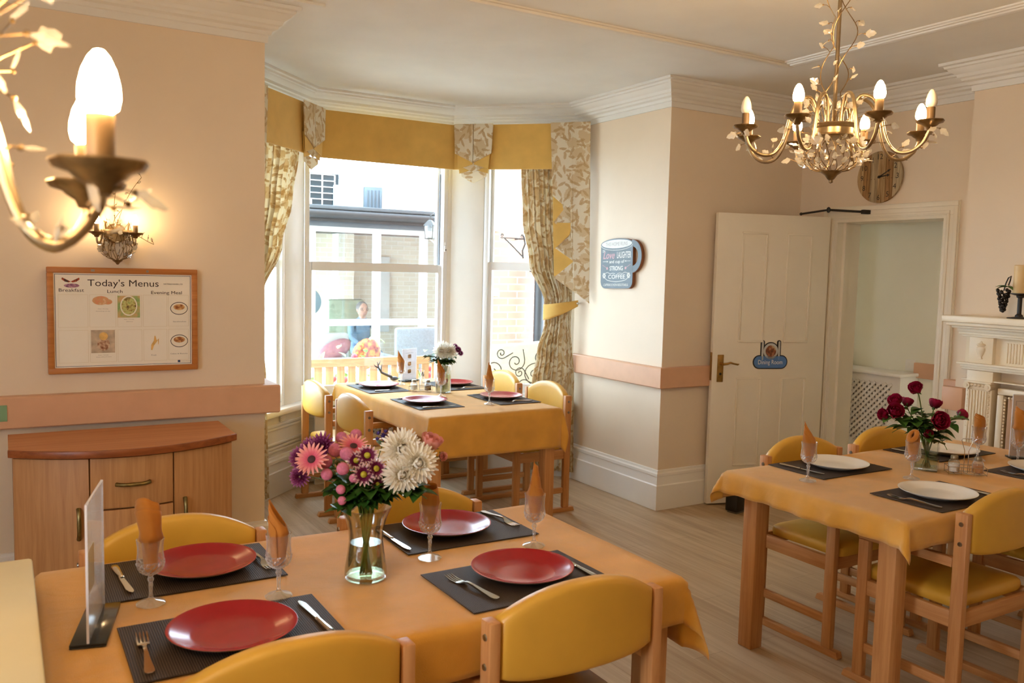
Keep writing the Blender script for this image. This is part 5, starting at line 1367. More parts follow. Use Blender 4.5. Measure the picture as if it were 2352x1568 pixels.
for y0 in (.568, -.70):
    p = MB().box(-.085, 0, y0-.012, y0+.137, 0, 1.07, .003).box(-.10, 0, y0-.02, y0+.145, 0, .12, .004).build('pilaster', M_FP, fp)
    mb = MB()
    for k in range(7): mb.box(-.092, -.084, y0+.012+.0165*k, y0+.021+.0165*k, .16, .96, .0035)
    for k in range(10):
        for yy in (y0+.004, y0+.122): mb.ell((-.085, yy, .955-.022*k), (.007, .007, .009), 8, 6)
    mb.build('flutes', M_FP, p)
    mb = MB().box(-.102, 0, y0-.014, y0+.139, 1.0, 1.012, .003).box(-.094, 0, y0-.008, y0+.133, .965, 1.0, .004)
    for s in (0, 1):
        yy = y0+.002+s*.121
        mb.cyl((-.108, yy, .985), (-.06, yy, .985), .019, n=16).cyl((-.112, yy, .985), (-.108, yy, .985), .008, n=10)
    for k in range(4): mb.ell((-.098, y0+.03+.022*k, .990), (.008, .009, .009), 8, 6)
    mb.build('capital', M_FP, p)
    p2 = MB().box(-.09, 0, y0-.004, y0+.13, 1.112, 1.262, .003).build('frieze_block', M_FP, fp)
    MB().lathe([(0, 1.135), (.014, 1.137), (.008, 1.148), (.018, 1.165), (.026, 1.188), (.024, 1.200), (.016, 1.205), (.027, 1.216), (.024, 1.220), (.010, 1.226), (.004, 1.236), (0, 1.238)], 18, Matrix.Translation((-.09, y0+.063, 0)) @ Matrix.Diagonal((.5, 1, 1, 1))).build('urn_relief', M_FP, p2)
mb = MB()
for a, b, c, d in ((.50, .535, .1, .949), (-.56, .535, .95, .985), (-.56, -.525, .1, .949)): mb.box(-.07, 0, a, b, c, d, .006)
for k in range(60): mb.ell((-.072, .485-.018*k if k < 58 else .485, .938), (.006, .0075, .006), 8, 6)
for k in range(46): mb.ell((-.072, .488, .925-.018*k), (.006, .006, .0075), 8, 6)
mb.build('beaded_frame', M_FP, fp)
MB().box(-.055, -.0, -.53, .48, .0, .93).build('infill_panel', paint('pinkish infill board', (222, 190, 162), .5, .02, 6, .05), fp)
# candle holder with grapes on the mantel
ch = empty('candle_holder', (4.64, 2.515, 1.3755), 0, 'black iron pillar candle holder on the mantel shelf', 'candle holder')
MB().lathe([(0, 0), (.058, 0), (.056, .004), (.02, .009), (.018, .018), (.011, .024), (.011, .108), (.017, .112), (.019, .122), (.036, .126), (.048, .130), (.048, .134), (0, .134)], 24).build('stand', M_IRON, ch)
o = MB().lathe([(0, .0), (.036, 0), (.0375, .004), (.0375, .145), (.034, .149), (.012, .146), (0, .145)], 28).build('pillar_candle', paint('cream candle wax', (226, 194, 138), .45, .03, 10, .05), loc=(4.64, 2.515, 1.3755+.1345)); tag(o, 'fat cream pillar candle on the black holder, cut by the right edge', 'candle')
gr = empty('grape_bunch', (4.622, 2.594, 1.40), 0, 'bunch of black artificial grapes with green leaf hanging beside the candle', 'grapes')
mb = MB(); RG = random.Random(2)
for k in range(34):
    t = k/34; r = .030*(1-t*.8); a = k*2.4
    mb.ell((r*cos(a), r*sin(a), .125-.115*t), (.0095, .0095, .0105), 10, 7)
mb.build('grapes', paint('black grape skin', (22, 20, 26), .25, .2, 60, 0), gr)
mb = MB()
for a in (-.9, -.3, .35, .95): leaf(mb, (-.015, -.02, .14), (-.35, sin(a), .25*cos(a)), .05, .036, .5)
mb.build('leaf', paint('grape leaf green', (66, 120, 40), .5, .15, 60, .1), gr, smooth=80)
MB().tube([(0, 0, .12), (0, -.008, .16), (.0, -.02, .19), (0, -.034, .20), (.0, -.03, .175), (.002, -.022, .15)], .0035, 7).build('stalk', M_IRON, gr)
# ------------------------------------------------------------------ pelmet, swags, curtains of the bay
M_GOLDC = cloth('gold pelmet cloth', (220, 180, 98), .03, 800, .12, 0, .8, .3)
M_FLOR = floral('floral curtain cloth', (246, 238, 218), (226, 204, 162), (210, 180, 130))
pe = sweep([(p.x, p.y) for p in P], [(.150, 2.317), (.164, 2.317), (.166, 2.322), (.166, 2.646), (.150, 2.646), (.150, 2.317)]).build('pelmet', M_GOLDC, smooth=25)
tag(pe, 'gold cloth covered pelmet board following the bay above the windows', 'pelmet')
def FF(i, off):
    M, ln, rz = facet(i); e = V((M[0][0], M[1][0], 0)); n = V((M[0][1], M[1][1], 0))
    return frame(P[i]-n*off, e, (0, 0, 1)), ln
def fpr(mb, poly, d0, d1, M, b=.002, mi=0):
    t = MB(); t.prism(poly, d0, d1, None, b); k = mb.add(t.v, t.f, M, mi)
    for i, v in enumerate(t.v): mb.uv[k+i] = (v.x+v.z, v.y)
def swag(i, s, label):
    F, ln = FF(i, .169)
    F = F @ Matrix.Translation((s, 0, 0))
    r = empty('pelmet_swag', F @ V((0, 2.64, 0)), 0, label, 'pelmet swag', 'pleated swags on the pelmet'); I = Matrix.Translation(-(F @ V((0, 2.64, 0)))) @ F
    a, g = MB(), MB()
    fpr(a, [(-.10, 2.30), (.10, 2.30), (.098, 2.262), (0, 2.212), (-.098, 2.262)], .0, .006, I)
    fpr(g, [(-.128, 2.45), (.128, 2.45), (.112, 2.285), (0, 2.315), (-.112, 2.285)], .007, .012, I)
    fpr(a, [(-.03, 2.42), (.03, 2.42), (.092, 2.335), (0, 2.292), (-.092, 2.335)], .013, .018, I)
    for q in (-1, 1):
        fpr(g, [(q*.13, 2.46), (q*.02, 2.46), (q*.004, 2.352), (q*.118, 2.318)][::q], .019, .023, I)
        fpr(a, [(q*.152, 2.648), (q*.002, 2.648), (q*.002, 2.362), (q*.142, 2.432)][::q], .024, .034, I, .003)
    a.build('floral_pleat', M_FLOR, r, smooth=20); g.build('gold_lining', M_GOLDC, r, smooth=20)
swag(2, .225, 'pleated floral and gold swag on the pelmet right of the large window')
swag(0, 1.025-.225, 'pleated floral and gold swag hanging from the pelmet at the left bend of the bay')
def tail(i, mir, label):
    F, ln = FF(i, .170)
    f = (lambda s: ln-s+.0) if mir else (lambda s: s)
    r = empty('pelmet_tail', F @ V((f(.95), 2.64, 0)), 0, label, 'pelmet tail', 'cascading tails at the pelmet ends'); I = Matrix.Translation(-r.location) @ F
    o = 1 if not mir else -1
    a, g = MB(), MB()
    def pg(mb, pts, d0, d1, b=.002): fpr(mb, [(f(s), z) for s, z in pts][::o], d0, d1, I, b)
    pg(g, [(.832, 2.30), (1.04, 2.30), (1.04, 1.66), (.861, 1.527), (.842, 1.93)], .001, .006)
    pg(a, [(.808, 2.648), (1.0, 2.648), (.99, 2.07), (.947, 2.03), (.8376, 2.12)], .016, .022)
    pg(a, [(.85, 2.30), (1.0, 2.30), (1.01, 1.88), (.976, 1.836), (.8495, 1.93), (.92, 2.02)], .0115, .0155)
    pg(g, [(.874, 1.925), (.99, 1.925), (.972, 1.84), (.876, 1.745)], .0165, .0185, .001)
    pg(a, [(.93, 2.3), (1.04, 2.3), (1.04, 1.69), (1.007, 1.646), (.865, 1.739), (.966, 1.83)], .007, .011)
    pg(a, [(.955, 2.646), (1.03, 2.646), (1.03, 1.41), (.861, 1.524), (1.012, 1.65)], .0065, .0105)
    pg(a, [(.935, 2.648), (.97, 2.648), (1.0, 1.65), (.985, 1.80)], .023, .028)
    pg(a, [(.96, 2.650), (1.102, 2.650), (1.133, 1.34), (1.012, 1.43)], .018, .026, .004)
    a.build('floral_cascade', M_FLOR, r, smooth=20); g.build('gold_lining', M_GOLDC, r, smooth=20)
tail(2, False, 'long floral tail with gold zigzag lining at right end of the pelmet')
tail(0, True, 'floral tail with gold zigzag lining at left end of the pelmet beside the wall')
def interp(t, z):
    for (z0, a0), (z1, a1) in zip(t, t[1:]):
        if z0 >= z >= z1:
            k = (z0-z)/(z0-z1); k = k*k*(3-2*k); return a0+(a1-a0)*k
    return t[-1][1]
def curtain(i, le, re, nf, label, seed, dirn, s_len):
    F, ln = FF(i, .112)
    r = empty('curtain', F @ V(((le[0][1]+re[0][1])/2, .05, 0)), 0, label, 'curtain', 'floral curtains of the bay'); I = Matrix.Translation(-r.location) @ F
    R3 = random.Random(seed); ph = [R3.uniform(-.5, .5) for _ in range(12)]
    def fn(u, v):
        z = 2.60-v*2.54
        a, b = interp(le, z), interp(re, z)
        q = u+.012*sin(2*pi*u*2+v*2+ph[0])
        w = 2*pi*nf*q+ph[1]*v
        am = .024*(.55+.45*sin(5*u+ph[2]))*(1 if z > 1.45 or z < 1.1 else .62)
        s = a+(b-a)*u+.010*cos(w)*(1-abs(2*u-1))
        return V((s, z, am*sin(w)+.008*sin(2.3*w+3*v)))
    MB().grid(lambda u, v: I @ fn(u, v), 130, 60, uv=lambda u, v: (u*s_len, v*2.54)).build('curtain_cloth', M_FLOR, r, smooth=80, solid=.002, off=0)
    return r, I
KR, IR = curtain(2, [(2.60, .565), (2.33, .578), (1.95, .60), (1.64, .656), (1.33, .782), (1.20, .790), (.95, .735), (.75, .703), (.0, .66)], [(2.6, .93), (1.8, .97), (1.33, .99), (1.2, .985), (.75, 1.025), (0, 1.04)], 9, 'floral curtain tied back at right of the bay', 4, 1, .75)
KL, IL = curtain(0, [(2.6, .06), (1.33, .03), (1.2, .03), (0, .0)], [(2.60, .76), (2.33, .75), (2.0, .665), (1.70, .524), (1.37, .27), (1.22, .235), (.84, .315), (0, .36)], 9, 'floral curtain gathered at left of the bay, half hidden by the wall', 8, -1, .8)
# tieback with its wall hook
def tieback(I, ln, mir, name_label, root_loc, F):
    r = empty('curtain_tieback', root_loc, 0, name_label, 'tieback', 'gold curtain tiebacks'); J = Matrix.Translation(-r.location) @ F
    def fn(u, v):
        s = .775+.262*u; zc = 1.262+.075*u**1.4; h = .118*(1-.62*u**1.6)
        dz = .046*sin(pi*min(1, u*1.05)**.8)+.004*sin(9*u+4*v)
        z = zc+(v-.5)*h
        if mir: s = ln-s
        return J @ V((s, z, dz))
    MB().grid(fn, 26, 6).build('band', M_GOLDC, r, smooth=80, solid=.004, off=0)
    r.children[0].data.uv_layers.remove(r.children[0].data.uv_layers[0])
    def fb(u, v):
        s = .775+.25*u; z = 1.262+.07*u+(v-.5)*.10*(1-.6*u)
        if mir: s = ln-s
        return J @ V((s, z, -.034*sin(pi*u)))
    MB().grid(fb, 16, 4).build('band_back', M_GOLDC, r, smooth=80, solid=.003, off=0)
    s = 1.04 if not mir else ln-1.04
    MB().cyl(J @ V((s, 1.335, -.10)), J @ V((s, 1.335, .02)), .005, n=10).ell(J @ V((s, 1.335, .025)), .010, 12, 8).build('hook', M_STEEL, r)
FR_, lr_ = FF(2, .112)
tieback(IR, lr_, False, 'gold cloth tieback holding the right curtain to its wall hook', FR_ @ V((1.0, 1.33, 0)), FR_)
# ------------------------------------------------------------------ outside the windows
def brick(name, c1, c2, mort, sc_=1.0, axis='x'):
    m, nt, out = _mat(name); p = princ(nt, out, c1, .85, 0, .2)
    t = N(nt, 'ShaderNodeTexCoord'); s = N(nt, 'ShaderNodeSeparateXYZ'); L(nt, t.outputs['Object'], s.inputs[0])
    cm = N(nt, 'ShaderNodeCombineXYZ'); L(nt, s.outputs[0 if axis == 'x' else 1], cm.inputs[0]); L(nt, s.outputs[2], cm.inputs[1])
    br = N(nt, 'ShaderNodeTexBrick'); L(nt, cm.outputs[0], br.inputs['Vector'])
    for k, x in (('Scale', 1), ('Brick Width', .225), ('Row Height', .075), ('Mortar Size', .006), ('Bias', -.2)): br.inputs[k].default_value = x
    br.inputs['Color1'].default_value = (*lin(c1), 1); br.inputs['Color2'].default_value = (*lin(c2), 1); br.inputs['Mortar'].default_value = (*lin(mort), 1)
    L(nt, br.outputs['Color'], p.inputs['Base Color']); bump(nt, p, br.outputs['Fac'], .3, .004); return m
M_BRK = brick('pale red brick', (190, 146, 126), (166, 130, 120), (196, 190, 182)); M_BRKY = brick('buff brick', (226, 214, 194), (214, 200, 178), (232, 226, 216))
M_OUTW = paint('white outdoor paint', (208, 208, 206), .5, .02, 4, .05)
M_LEAD = paint('blue grey roof edge', (70, 78, 86), .6, .08, 4, .1); M_GUT = paint('dark grey gutter', (38, 40, 44), .5, .08, 6, .05)
M_PAVE = paint('pale paving', (222, 218, 210), .8, .08, 3, .3, 40)
struct(MB().box(-15, 20, -15, 30, -.35, -.25), 'ground_outside', M_PAVE)
# conservatory across the yard
cv = empty('conservatory', (5.0, 10.0, 0), 0, 'white framed conservatory with flat grey roof seen through the large window', 'building')
mb = MB(); MB().box(-3.2, 1.8, -.02, 3.6, -.25, .0).build('base', M_OUTW, cv)
p = MB()
for x in (-2.72, -1.865, -1.035, -.40, .45, 1.3): p.box(x, x+.115 if x < -2 else x+.088, -.024, .045, .458, 1.985)
p.box(-3.2, 1.75, -.035, .05, .854, .93, .005).box(-3.2, 1.75, -.03, .05, 1.985, 2.06, .005).box(-3.2, 1.75, -.03, .05, 0, .458, .004)
p.build('frame', M_OUTW, cv)
for a, b in ((-2.6, -1.87), (-1.775, -1.04), (-.945, -.405), (-.31, .445)):
    for z0, z1 in ((.46, .856), (.93, 1.988)): MB().box(a, b, .004, .010, z0, z1).build('pane', M_PANE, cv)
MB().box(-3.4, .0, -.16, 3.8, 2.10, 2.24).box(0, 1.8, .06, 3.8, 2.10, 2.24).build('roof', M_GUT, cv)
MB().box(-3.4, .0, -.22, -.15, 2.24, 2.285, .006).box(-3.4, 0, -.18, 3.8, 2.235, 2.25).box(-3.4, 0, -.10, .05, 2.045, 2.10).build('roof_edge', M_LEAD, cv)
MB().tube([(-3.4, -.20, 2.185), (0, -.20, 2.185)], .05, 12).build('gutter', M_GUT, cv)
MB().box(-3.2, 1.8, 3.5, 3.6, 0, 2.1).build('back_wall', M_BRKY, cv); MB().box(1.7, 1.75, .05, 3.5, 0, 2.1).build('side_wall', paint('beige indoor plaster', (222, 214, 198), .7, .03, 5, 0), cv)
MB().box(-.36, -.10, 3.2, 3.5, 0, 2.1).build('pillar', M_BRKY, cv); MB().box(.37, .62, 3.42, 3.5, .5, 1.75, .01).build('inner_window', M_OUTW, cv)
# on the roof
rw = empty('roof_window', (3.46, 10.7, 2.25), 0, 'blue gridded glass panel standing on the flat roof across the yard', 'roof window')
MB().box(-.28, .30, 0, .03, 0, .50).build('glass_panel', paint('blue green glass', (26, 50, 60), .15, .1, 3, 0), rw)
mb = MB()
for k in range(4): mb.box(-.26+.165*k, -.245+.165*k, -.012, 0, 0, .49)
for k in range(7): mb.box(-.26, .25, -.012, 0, .01+.078*k, .02+.078*k)
mb.build('white_grid', M_OUTW, rw)
ac = empty('air_conditioner', (4.0, 10.6, 2.251), radians(-12), 'pale box air conditioning unit on the flat roof', 'air conditioner')
MB().box(-.33, .06, 0, .3, .02, .36, .01).build('case', paint('pale blue white metal', (150, 160, 166), .5, .02, 5, 0), ac)
mb = MB().box(.061, .30, -.01, .3, .02, .36, .006)
for k in range(5): mb.box(.085+.045*k, .105+.045*k, -.022, -.008, .03, .32, .003)
mb.build('finned_side', paint('grey blue fins', (84, 100, 114), .5, .05, 8, 0), ac)
lf = MB().box(-.2, .2, 0, .2, 0, .16, .02).build('roof_vent', M_OUTW, loc=(3.15, 10.5, 2.251)); tag(lf, 'white slanted vent on the flat roof at left of the blue panel', 'roof vent')
# lantern on its bracket
ln_ = empty('wall_lantern', (4.02, 8.5, 1.90), 0, 'black framed lantern hanging outside by the large window', 'lantern')
MB().lathe([(.085, .135), (.03, .19), (.0, .20)], 4).lathe([(.06, 0), (.07, .0), (.06, -.012), (0, -.012)], 4).tube([(.0, 0, .19), (0, 0, .24), (.05, 0, .27), (.10, 0, .22)], .006, 6).build('frame', M_IRON, ln_, smooth=0)
mb = MB()
for k in range(4): a = pi/2*k; mb.cyl((.055*cos(a), .055*sin(a), 0), (.072*cos(a), .072*sin(a), .135), .005, n=6)
mb.build('frame_bars', M_IRON, ln_); MB().lathe([(.053, 0), (.069, .135)], 4).build('glass', M_PANE, ln_, smooth=0)
MB().cyl((.10, .0, -2.15), (.10, 0, .30), .018, n=10).cyl((-.0, 0, -.01), (.10, 0, -.08), .006, n=6).build('post', M_OUTW, ln_)
# brick house to the right
bh = empty('brick_house', (4.33, 7.9, 0), 0, 'pale brick house wall filling the right hand bay window', 'building')
MB().box(-.02, 4.5, 0, .3, -.25, 7.5).build('wall', M_BRK, bh)
MB().box(-.05, .20, -.03, .02, 1.98, 2.05).build('lintel', M_OUTW, bh); w_ = MB().box(.0, .14, -.03, .03, .85, 1.95, .006).box(-.02, .19, -.05, .03, 1.30, 1.38).build('side_window', M_OUTW, bh)
o = MB().cyl((4.95, 7.72, -.25), (4.95, 7.72, 1.62), .055, n=16)  .box(4.87, 5.03, 7.70, 7.80, 1.56, 1.62).build('drain_pipe', M_GUT); tag(o, 'dark grey drainpipe on the brick wall behind the tied curtain', 'drainpipe')
mb = MB(); mb.tube([(4.42, 7.66, 1.905), (4.74, 7.66, 1.905)], .006, 6).tube([(4.70, 7.66, 1.93), (4.72, 7.66, 1.85), (4.69, 7.66, 1.78), (4.70, 7.66, 1.70)], .009, 6).tube([(4.47, 7.66, 1.90), (4.56, 7.66, 1.83), (4.69, 7.66, 1.72)], .007, 6)
for s in (0, 1): mb.tube([(4.44+.018*cos(a)*(1-a/14)+.24*s, 7.66, 1.93+.018*sin(a)*(1-a/14)) for a in [k*.6 for k in range(16)]], .004, 5)
mb.cyl((4.74, 7.66, 1.905), (4.74, 7.896, 1.905), .008, n=6).build('sign_bracket', M_IRON); tag(bpy.data.objects['sign_bracket'], 'wrought iron hanging bracket on the brick wall outside', 'bracket')
# slatted bench just outside
bn = empty('garden_bench', (2.72, 6.9, -.25), 0, 'pale wooden slatted garden bench back just outside the large window', 'bench')
BW = wood('pale outdoor wood', (172, 132, 94), (154, 112, 76), 'x', .6); BWZ = wood('pale outdoor wood upright', (172, 132, 94), (154, 112, 76), 'z', .6)
MB().box(-.75, .78, -.02, .02, .975, 1.045, .006).box(-.75, .78, -.015, .015, .50, .56, .005).build('back_rail', BW, bn)
for x in (-.74, .76): MB().box(x-.03, x+.03, -.03, .03, 0, 1.05, .006).build('post', BWZ, bn)
for k in range(15): MB().box(-.66+.098*k-.034, -.66+.098*k+.034, -.008, .008, .55, .98, .003).build('slat', BWZ, bn)
for k in range(4): MB().box(-.75, .78, .05+.11*k, .14+.11*k, .42, .445, .004).build('seat_slat', BW, bn)
for x in (-.72, .74): MB().box(x-.03, x+.03, .42, .48, 0, .42, .005).build('leg', BWZ, bn)
# low flower planting between bench and conservatory
fb = MB(); R4 = random.Random(11); 
for k in range(420):
    p = V((R4.uniform(2.2, 4.15), R4.uniform(7.72, 8.3), -.25+abs(R4.gauss(.5, .2)))); leaf(fb, p, (R4.uniform(-1, 1), R4.uniform(-1, 1), R4.uniform(0, 1)), .09, .05, .3)
o = fb.build('planting', paint('garden leaf', (110, 150, 70), .5, .3, 20, 0), smooth=0); tag(o, 'green planting behind the garden bench slats', 'plants', None, 'stuff')
fb = MB()
for k in range(40): fb.ell((R4.uniform(2.2, 4.2), R4.uniform(7.5, 7.7), .25+R4.uniform(0, .5)), .03, 7, 5)
o = fb.build('blossom', paint('red blossom', (206, 60, 70), .6, .2, 20, 0), smooth=60); tag(o, 'red blossoms among the planting behind the bench', 'blossoms', None, 'stuff')
# rattan chair with cushion
M_RAT = paint('pale grey rattan weave', (112, 120, 128), .6, .1, 90, .8, 120)
ra = empty('rattan_armchair', (4.22, 9.2, -.25), 0, 'pale grey rattan armchair outside, behind the bench', 'armchair')
MB().box(-.30, .42, -.04, .04, .35, 1.13, .035).box(-.34, -.26, -.04, .5, .35, .80, .03).box(.36, .44, -.04, .5, .35, .80, .03).box(-.48, -.28, -.06, .03, .70, .80, .03).build('shell', M_RAT, ra)
MB().box(-.28, .40, .0, .52, .32, .42, .03).build('seat', M_RAT, ra)
for x in (-.28, .38):
    for y in (0, .46): MB().cyl((x, y, 0), (x, y, .33), .022, n=8).build('leg', M_RAT, ra)
o = MB().ell((0, 0, 0), (.17, .07, .19), 18, 12).build('cushion', food('red and orange patterned cloth', 0, 0, 0, 0, [(.38, (96, 34, 30)), (.5, (150, 66, 40)), (.58, (190, 130, 50)), (.7, (120, 50, 50))], 16), loc=(3.66, 9.42, .56), rot=(.1, .5, 0)); tag(o, 'red and orange patterned cushion beside the rattan armchair', 'cushion')
# things inside the conservatory
wc = empty('lounge_chair', (3.38, 10.35, 0), 0, 'white rounded lounge chair back inside the conservatory', 'lounge chair')
MB().box(-.18, .40, -.05, .05, .36, .74, .045).box(-.18, .40, -.05, .5, .28, .40, .03).build('shell', M_OUTW, wc)
for x in (-.14, .36): MB().cyl((x, .2, .001), (x, .2, .30), .02, n=8).build('leg', M_STEEL, wc)
o = MB().ell((0, 0, 0), (.24, .10, .12), 16, 10).build('cushion', paint('pale pink cloth', (170, 116, 126), .8, .05, 10, .1), loc=(3.52, 10.15, .53), rot=(0, -.5, 0)); tag(o, 'pale pink cushion lying against the white lounge chair', 'cushion')
fn_ = empty('standing_fan', (3.45, 11.0, 0), 0, 'pale blue round standing fan inside the conservatory', 'fan')
MF = paint('pale blue plastic', (96, 126, 142), .5, .03, 5, 0)
MB().lathe([(0, -.02), (.17, -.02), (.185, 0), (.17, .05), (.06, .09), (0, .10)], 32, Matrix.Translation((0, 0, 1.10)) @ Matrix.Rotation(pi/2, 4, 'X')).build('fan_head', MF, fn_)
MB().cyl((0, .05, .03), (0, .05, 1.1), .02, n=10).build('pole', MF, fn_); MB().lathe([(0, 0.001), (.2, .001), (.2, .02), (.03, .04), (0, .04)], 24).build('base', MF, fn_)
hc = empty('high_back_chair', (3.70, 11.35, 0), 0, 'pale green high backed chair behind the person in the conservatory', 'chair')
MB().box(.18, .72, .08, .20, .35, 1.12, .05).box(.18, .72, -.40, .10, .28, .40, .04).build('upholstery', paint('pale green cloth', (140, 150, 126), .8, .04, 10, .1), hc)
for x in (.22, .68):
    for y in (-.35, .14): MB().cyl((x, y, .001), (x, y, .30), .02, n=8).build('leg', BWZ, hc)
# seated person
def person():
    r = empty('person', (4.13, 10.80, .04), 0, 'seated person with grey hair and glasses in pale blue top inside the conservatory', 'person')
    J = [(0, 0, .46), (0, .02, .62), (0, .03, .78), (0, .02, .88), (0, .0, .935), (0, -.01, .985),
         (-.16, .02, .84), (-.20, -.08, .66), (-.12, -.22, .58), (.16, .02, .84), (.20, -.08, .66), (.12, -.22, .58),
         (-.10, -.02, .45), (-.11, -.40, .47), (-.11, -.42, .08), (-.11, -.52, .03), (.10, -.02, .45), (.11, -.40, .47), (.11, -.42, .08), (.11, -.52, .03)]
    E_ = [(0, 1), (1, 2), (2, 3), (3, 4), (4, 5), (3, 6), (6, 7), (7, 8), (3, 9), (9, 10), (10, 11), (0, 12), (12, 13), (13, 14), (14, 15), (0, 16), (16, 17), (17, 18), (18, 19)]
    RR = [.15, .14, .14, .09, .05, .05, .06, .045, .032, .06, .045, .032, .09, .065, .042, .035, .09, .065, .042, .035]
    me = bpy.data.meshes.new('body'); me.from_pydata(J, E_, []); o = bpy.data.objects.new('body', me); COL.objects.link(o); o.parent = r
    sk = o.modifiers.new('skin', 'SKIN')
    for i, q in enumerate(RR): me.skin_vertices[0].data[i].radius = (q, q*.8)
    me.skin_vertices[0].data[0].use_root = True
    o.modifiers.new('sub', 'SUBSURF').render_levels = 2
    me.materials.append(paint('pale blue knit', (110, 132, 152), .8, .05, 20, .2))
    M_SK = paint('skin', (176, 130, 110), .5, .04, 10, 0)
    hd = MB().ell((0, -.015, 1.05), (.073, .092, .108), 18, 14).ell((0, -.108, 1.045), (.013, .020, .020), 8, 6).ell((-.074, 0, 1.045), (.012, .02, .028), 8, 6).ell((.074, 0, 1.045), (.012, .02, .028), 8, 6).cyl((0, 0, .93), (0, -.005, .99), .05, n=12).build('head', M_SK, r)
    MB().ell((0, .012, 1.075), (.084, .098, .098), 18, 12).build('hair', paint('grey hair', (96, 94, 92), .7, .1, 60, .4), r)
    mb = MB()
    for s in (-1, 1): mb.tube([(s*.034+.026*cos(a), -.106+.012*abs(cos(a)), 1.062+.020*sin(a)) for a in [2*pi*k/14 for k in range(14)]], .003, 5, True)
    mb.cyl((-.008, -.110, 1.062), (.008, -.110, 1.062), .003, n=6); mb.build('glasses', M_IRON, r)
    MB().ell((-.034, -.094, 1.062), (.012, .008, .007), 8, 6).ell((.034, -.094, 1.062), (.012, .008, .007), 8, 6).build('eye', M_IRON, r)
    MB().ell((0, -.094, .998), (.022, .008, .006), 10, 6).build('mouth', paint('lip', (176, 110, 104), .5, .02, 5, 0), r)
    for s in (-1, 1):
        hb = MB().ell((s*.115, -.25, .575), (.035, .05, .016), 12, 8)
        for k in range(4): hb.tube([(s*.115-.024+.016*k, -.285, .578), (s*.115-.024+.016*k, -.318-.006*(k in (1, 2)), .572), (s*.115-.024+.016*k, -.336-.008*(k in (1, 2)), .560)], [.009, .008, .006], 7)
        hb.tube([(s*.085, -.245, .578), (s*.075, -.275, .575), (s*.08, -.30, .566)], [.010, .009, .006], 7).build('hand', M_SK, r)
person(); bpy.data.objects['person'].scale = (.92, .92, .92)
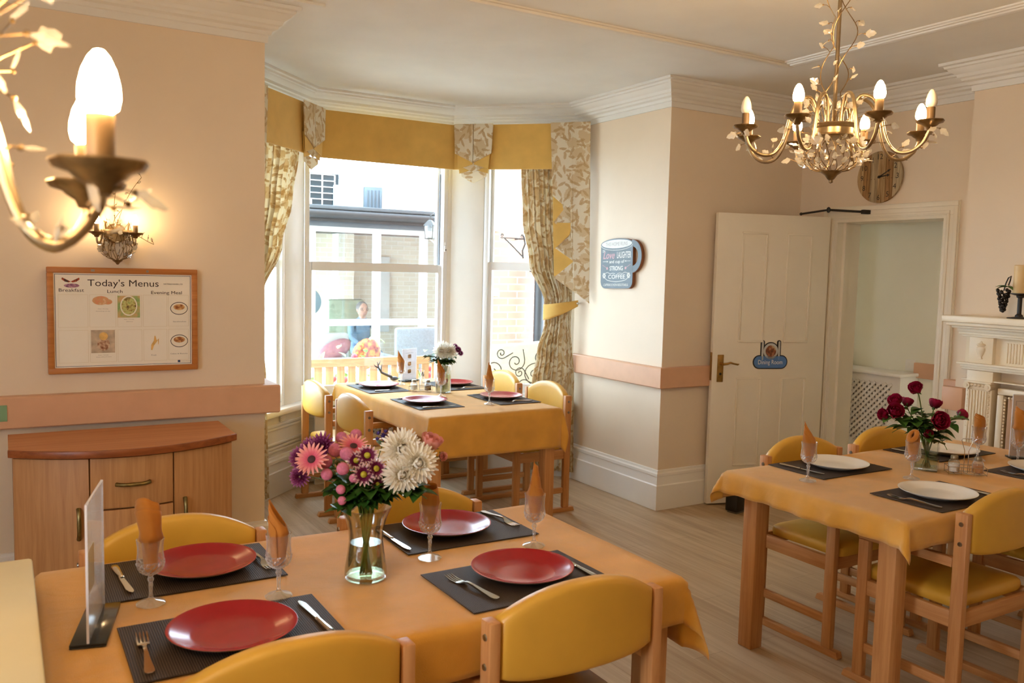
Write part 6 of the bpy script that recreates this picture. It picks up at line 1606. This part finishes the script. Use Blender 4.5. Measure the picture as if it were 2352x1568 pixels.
# swirl patterned upholstered settee back right outside the angled window
st = empty('patterned_settee', (3.96, 6.62, -.25), radians(-8), 'cream settee back with black scroll pattern outside the right bay window', 'settee')
def top(x): return 1.19-.03*sin(2.2*(x+.28)*3)-.10*abs(x)
poly = [(-.30, .30)]+[(-.30+.62*k/20, top(-.30+.62*k/20)) for k in range(21)]+[(.32, .30)]
FSW = frame((0, -.06, 0), (1, 0, 0), (0, 0, 1))
MB().prism(poly[::-1], -.10, 0, FSW, .012).build('back', paint('cream linen', (196, 188, 172), .8, .03, 20, .1), st)
MB().box(-.30, .32, -.02, .50, .25, .45, .03).build('seat', paint('cream linen seat', (232, 224, 208), .8, .03, 20, .1), st)
mb = MB(); R5 = random.Random(3)
for cx_, cz_, r_, d_ in ((-.20, .93, .10, 1), (.02, 1.00, .09, -1), (.20, .88, .10, 1), (-.05, .74, .11, 1), (.16, .66, .08, -1), (-.22, .66, .09, -1), (-.13, .87, .06, -1), (.10, .78, .06, 1), (-.10, .60, .06, 1), (.06, .90, .05, 1), (.24, .76, .05, -1), (.27, 1.03, .06, 1), (.05, .52, .10, -1), (-.2, .48, .08, 1), (.22, .48, .07, 1), (-.12, 1.08, .05, -1)):
    pts = []
    for k in range(26):
        t = k/25; a = t*9.0*d_+cx_*9; rr = r_*(1-.86*t); pts.append((cx_+rr*cos(a), cz_+rr*sin(a), .001))
    a = cx_*9; tail_ = [(cx_+r_*cos(a)+.05*q*sin(a)*d_, cz_+r_*sin(a)-.05*q*cos(a)*d_, .001) for q in (2, 1.4, .7)]
    mb.tube([q for q in tail_+pts if -.29 < q[0] < .31 and .32 < q[1] < top(q[0])-.02], .0045, 5, M=FSW, flat=.35)
mb.build('scroll_pattern', paint('black scroll print', (34, 32, 34), .6, .05, 20, 0), st)
for x in (-.26, .28):
    for y in (-.10, .44): MB().cyl((x, y, 0), (x, y, .30), .02, n=8).build('leg', BWZ, st)
# ------------------------------------------------------------------ light, camera, exposure
w = bpy.data.worlds.new('overcast sky'); sc.world = w; w.use_nodes = True
bg = w.node_tree.nodes['Background']; bg.inputs[0].default_value = (.68, .84, 1.0, 1); bg.inputs[1].default_value = 24.0
cam = bpy.data.cameras.new('camera'); co = bpy.data.objects.new('camera', cam); COL.objects.link(co)
f, pitch, roll, yaw = 1963.65, .081539, .0240461, .539655
fw = V((sin(yaw)*cos(pitch), cos(yaw)*cos(pitch), -sin(pitch))); r0 = V((cos(yaw), -sin(yaw), 0)); u0 = r0.cross(fw)
rr = r0*cos(roll)+u0*sin(roll); uu = u0*cos(roll)-r0*sin(roll)
M = Matrix.Identity(4)
for i in range(3): M[i][0] = rr[i]; M[i][1] = uu[i]; M[i][2] = -fw[i]
M.translation = (0, 0, 1.56); co.matrix_world = M
cam.sensor_fit = 'HORIZONTAL'; cam.sensor_width = 36; cam.lens = f/2352*36; cam.clip_start = .05; cam.clip_end = 200
cam.dof.use_dof = True; cam.dof.focus_distance = 3.7; cam.dof.aperture_fstop = 5.6
sc.camera = co
sc.view_settings.view_transform = 'Standard'; sc.view_settings.look = 'None'; sc.view_settings.exposure = -.22; sc.view_settings.gamma = 1; sc.view_settings.use_curve_mapping = False
cy = sc.cycles
cy.use_denoising = True; cy.use_adaptive_sampling = True; cy.adaptive_threshold = .02; cy.max_bounces = 7; cy.diffuse_bounces = 4; cy.glossy_bounces = 3; cy.transmission_bounces = 4; cy.transparent_max_bounces = 18
cy.caustics_reflective = False; cy.caustics_refractive = False; cy.sample_clamp_indirect = 40; cy.sample_clamp_direct = 0
try:
    cy.denoiser = 'OPENIMAGEDENOISE'; cy.denoising_input_passes = 'RGB_ALBEDO_NORMAL'
except Exception: pass
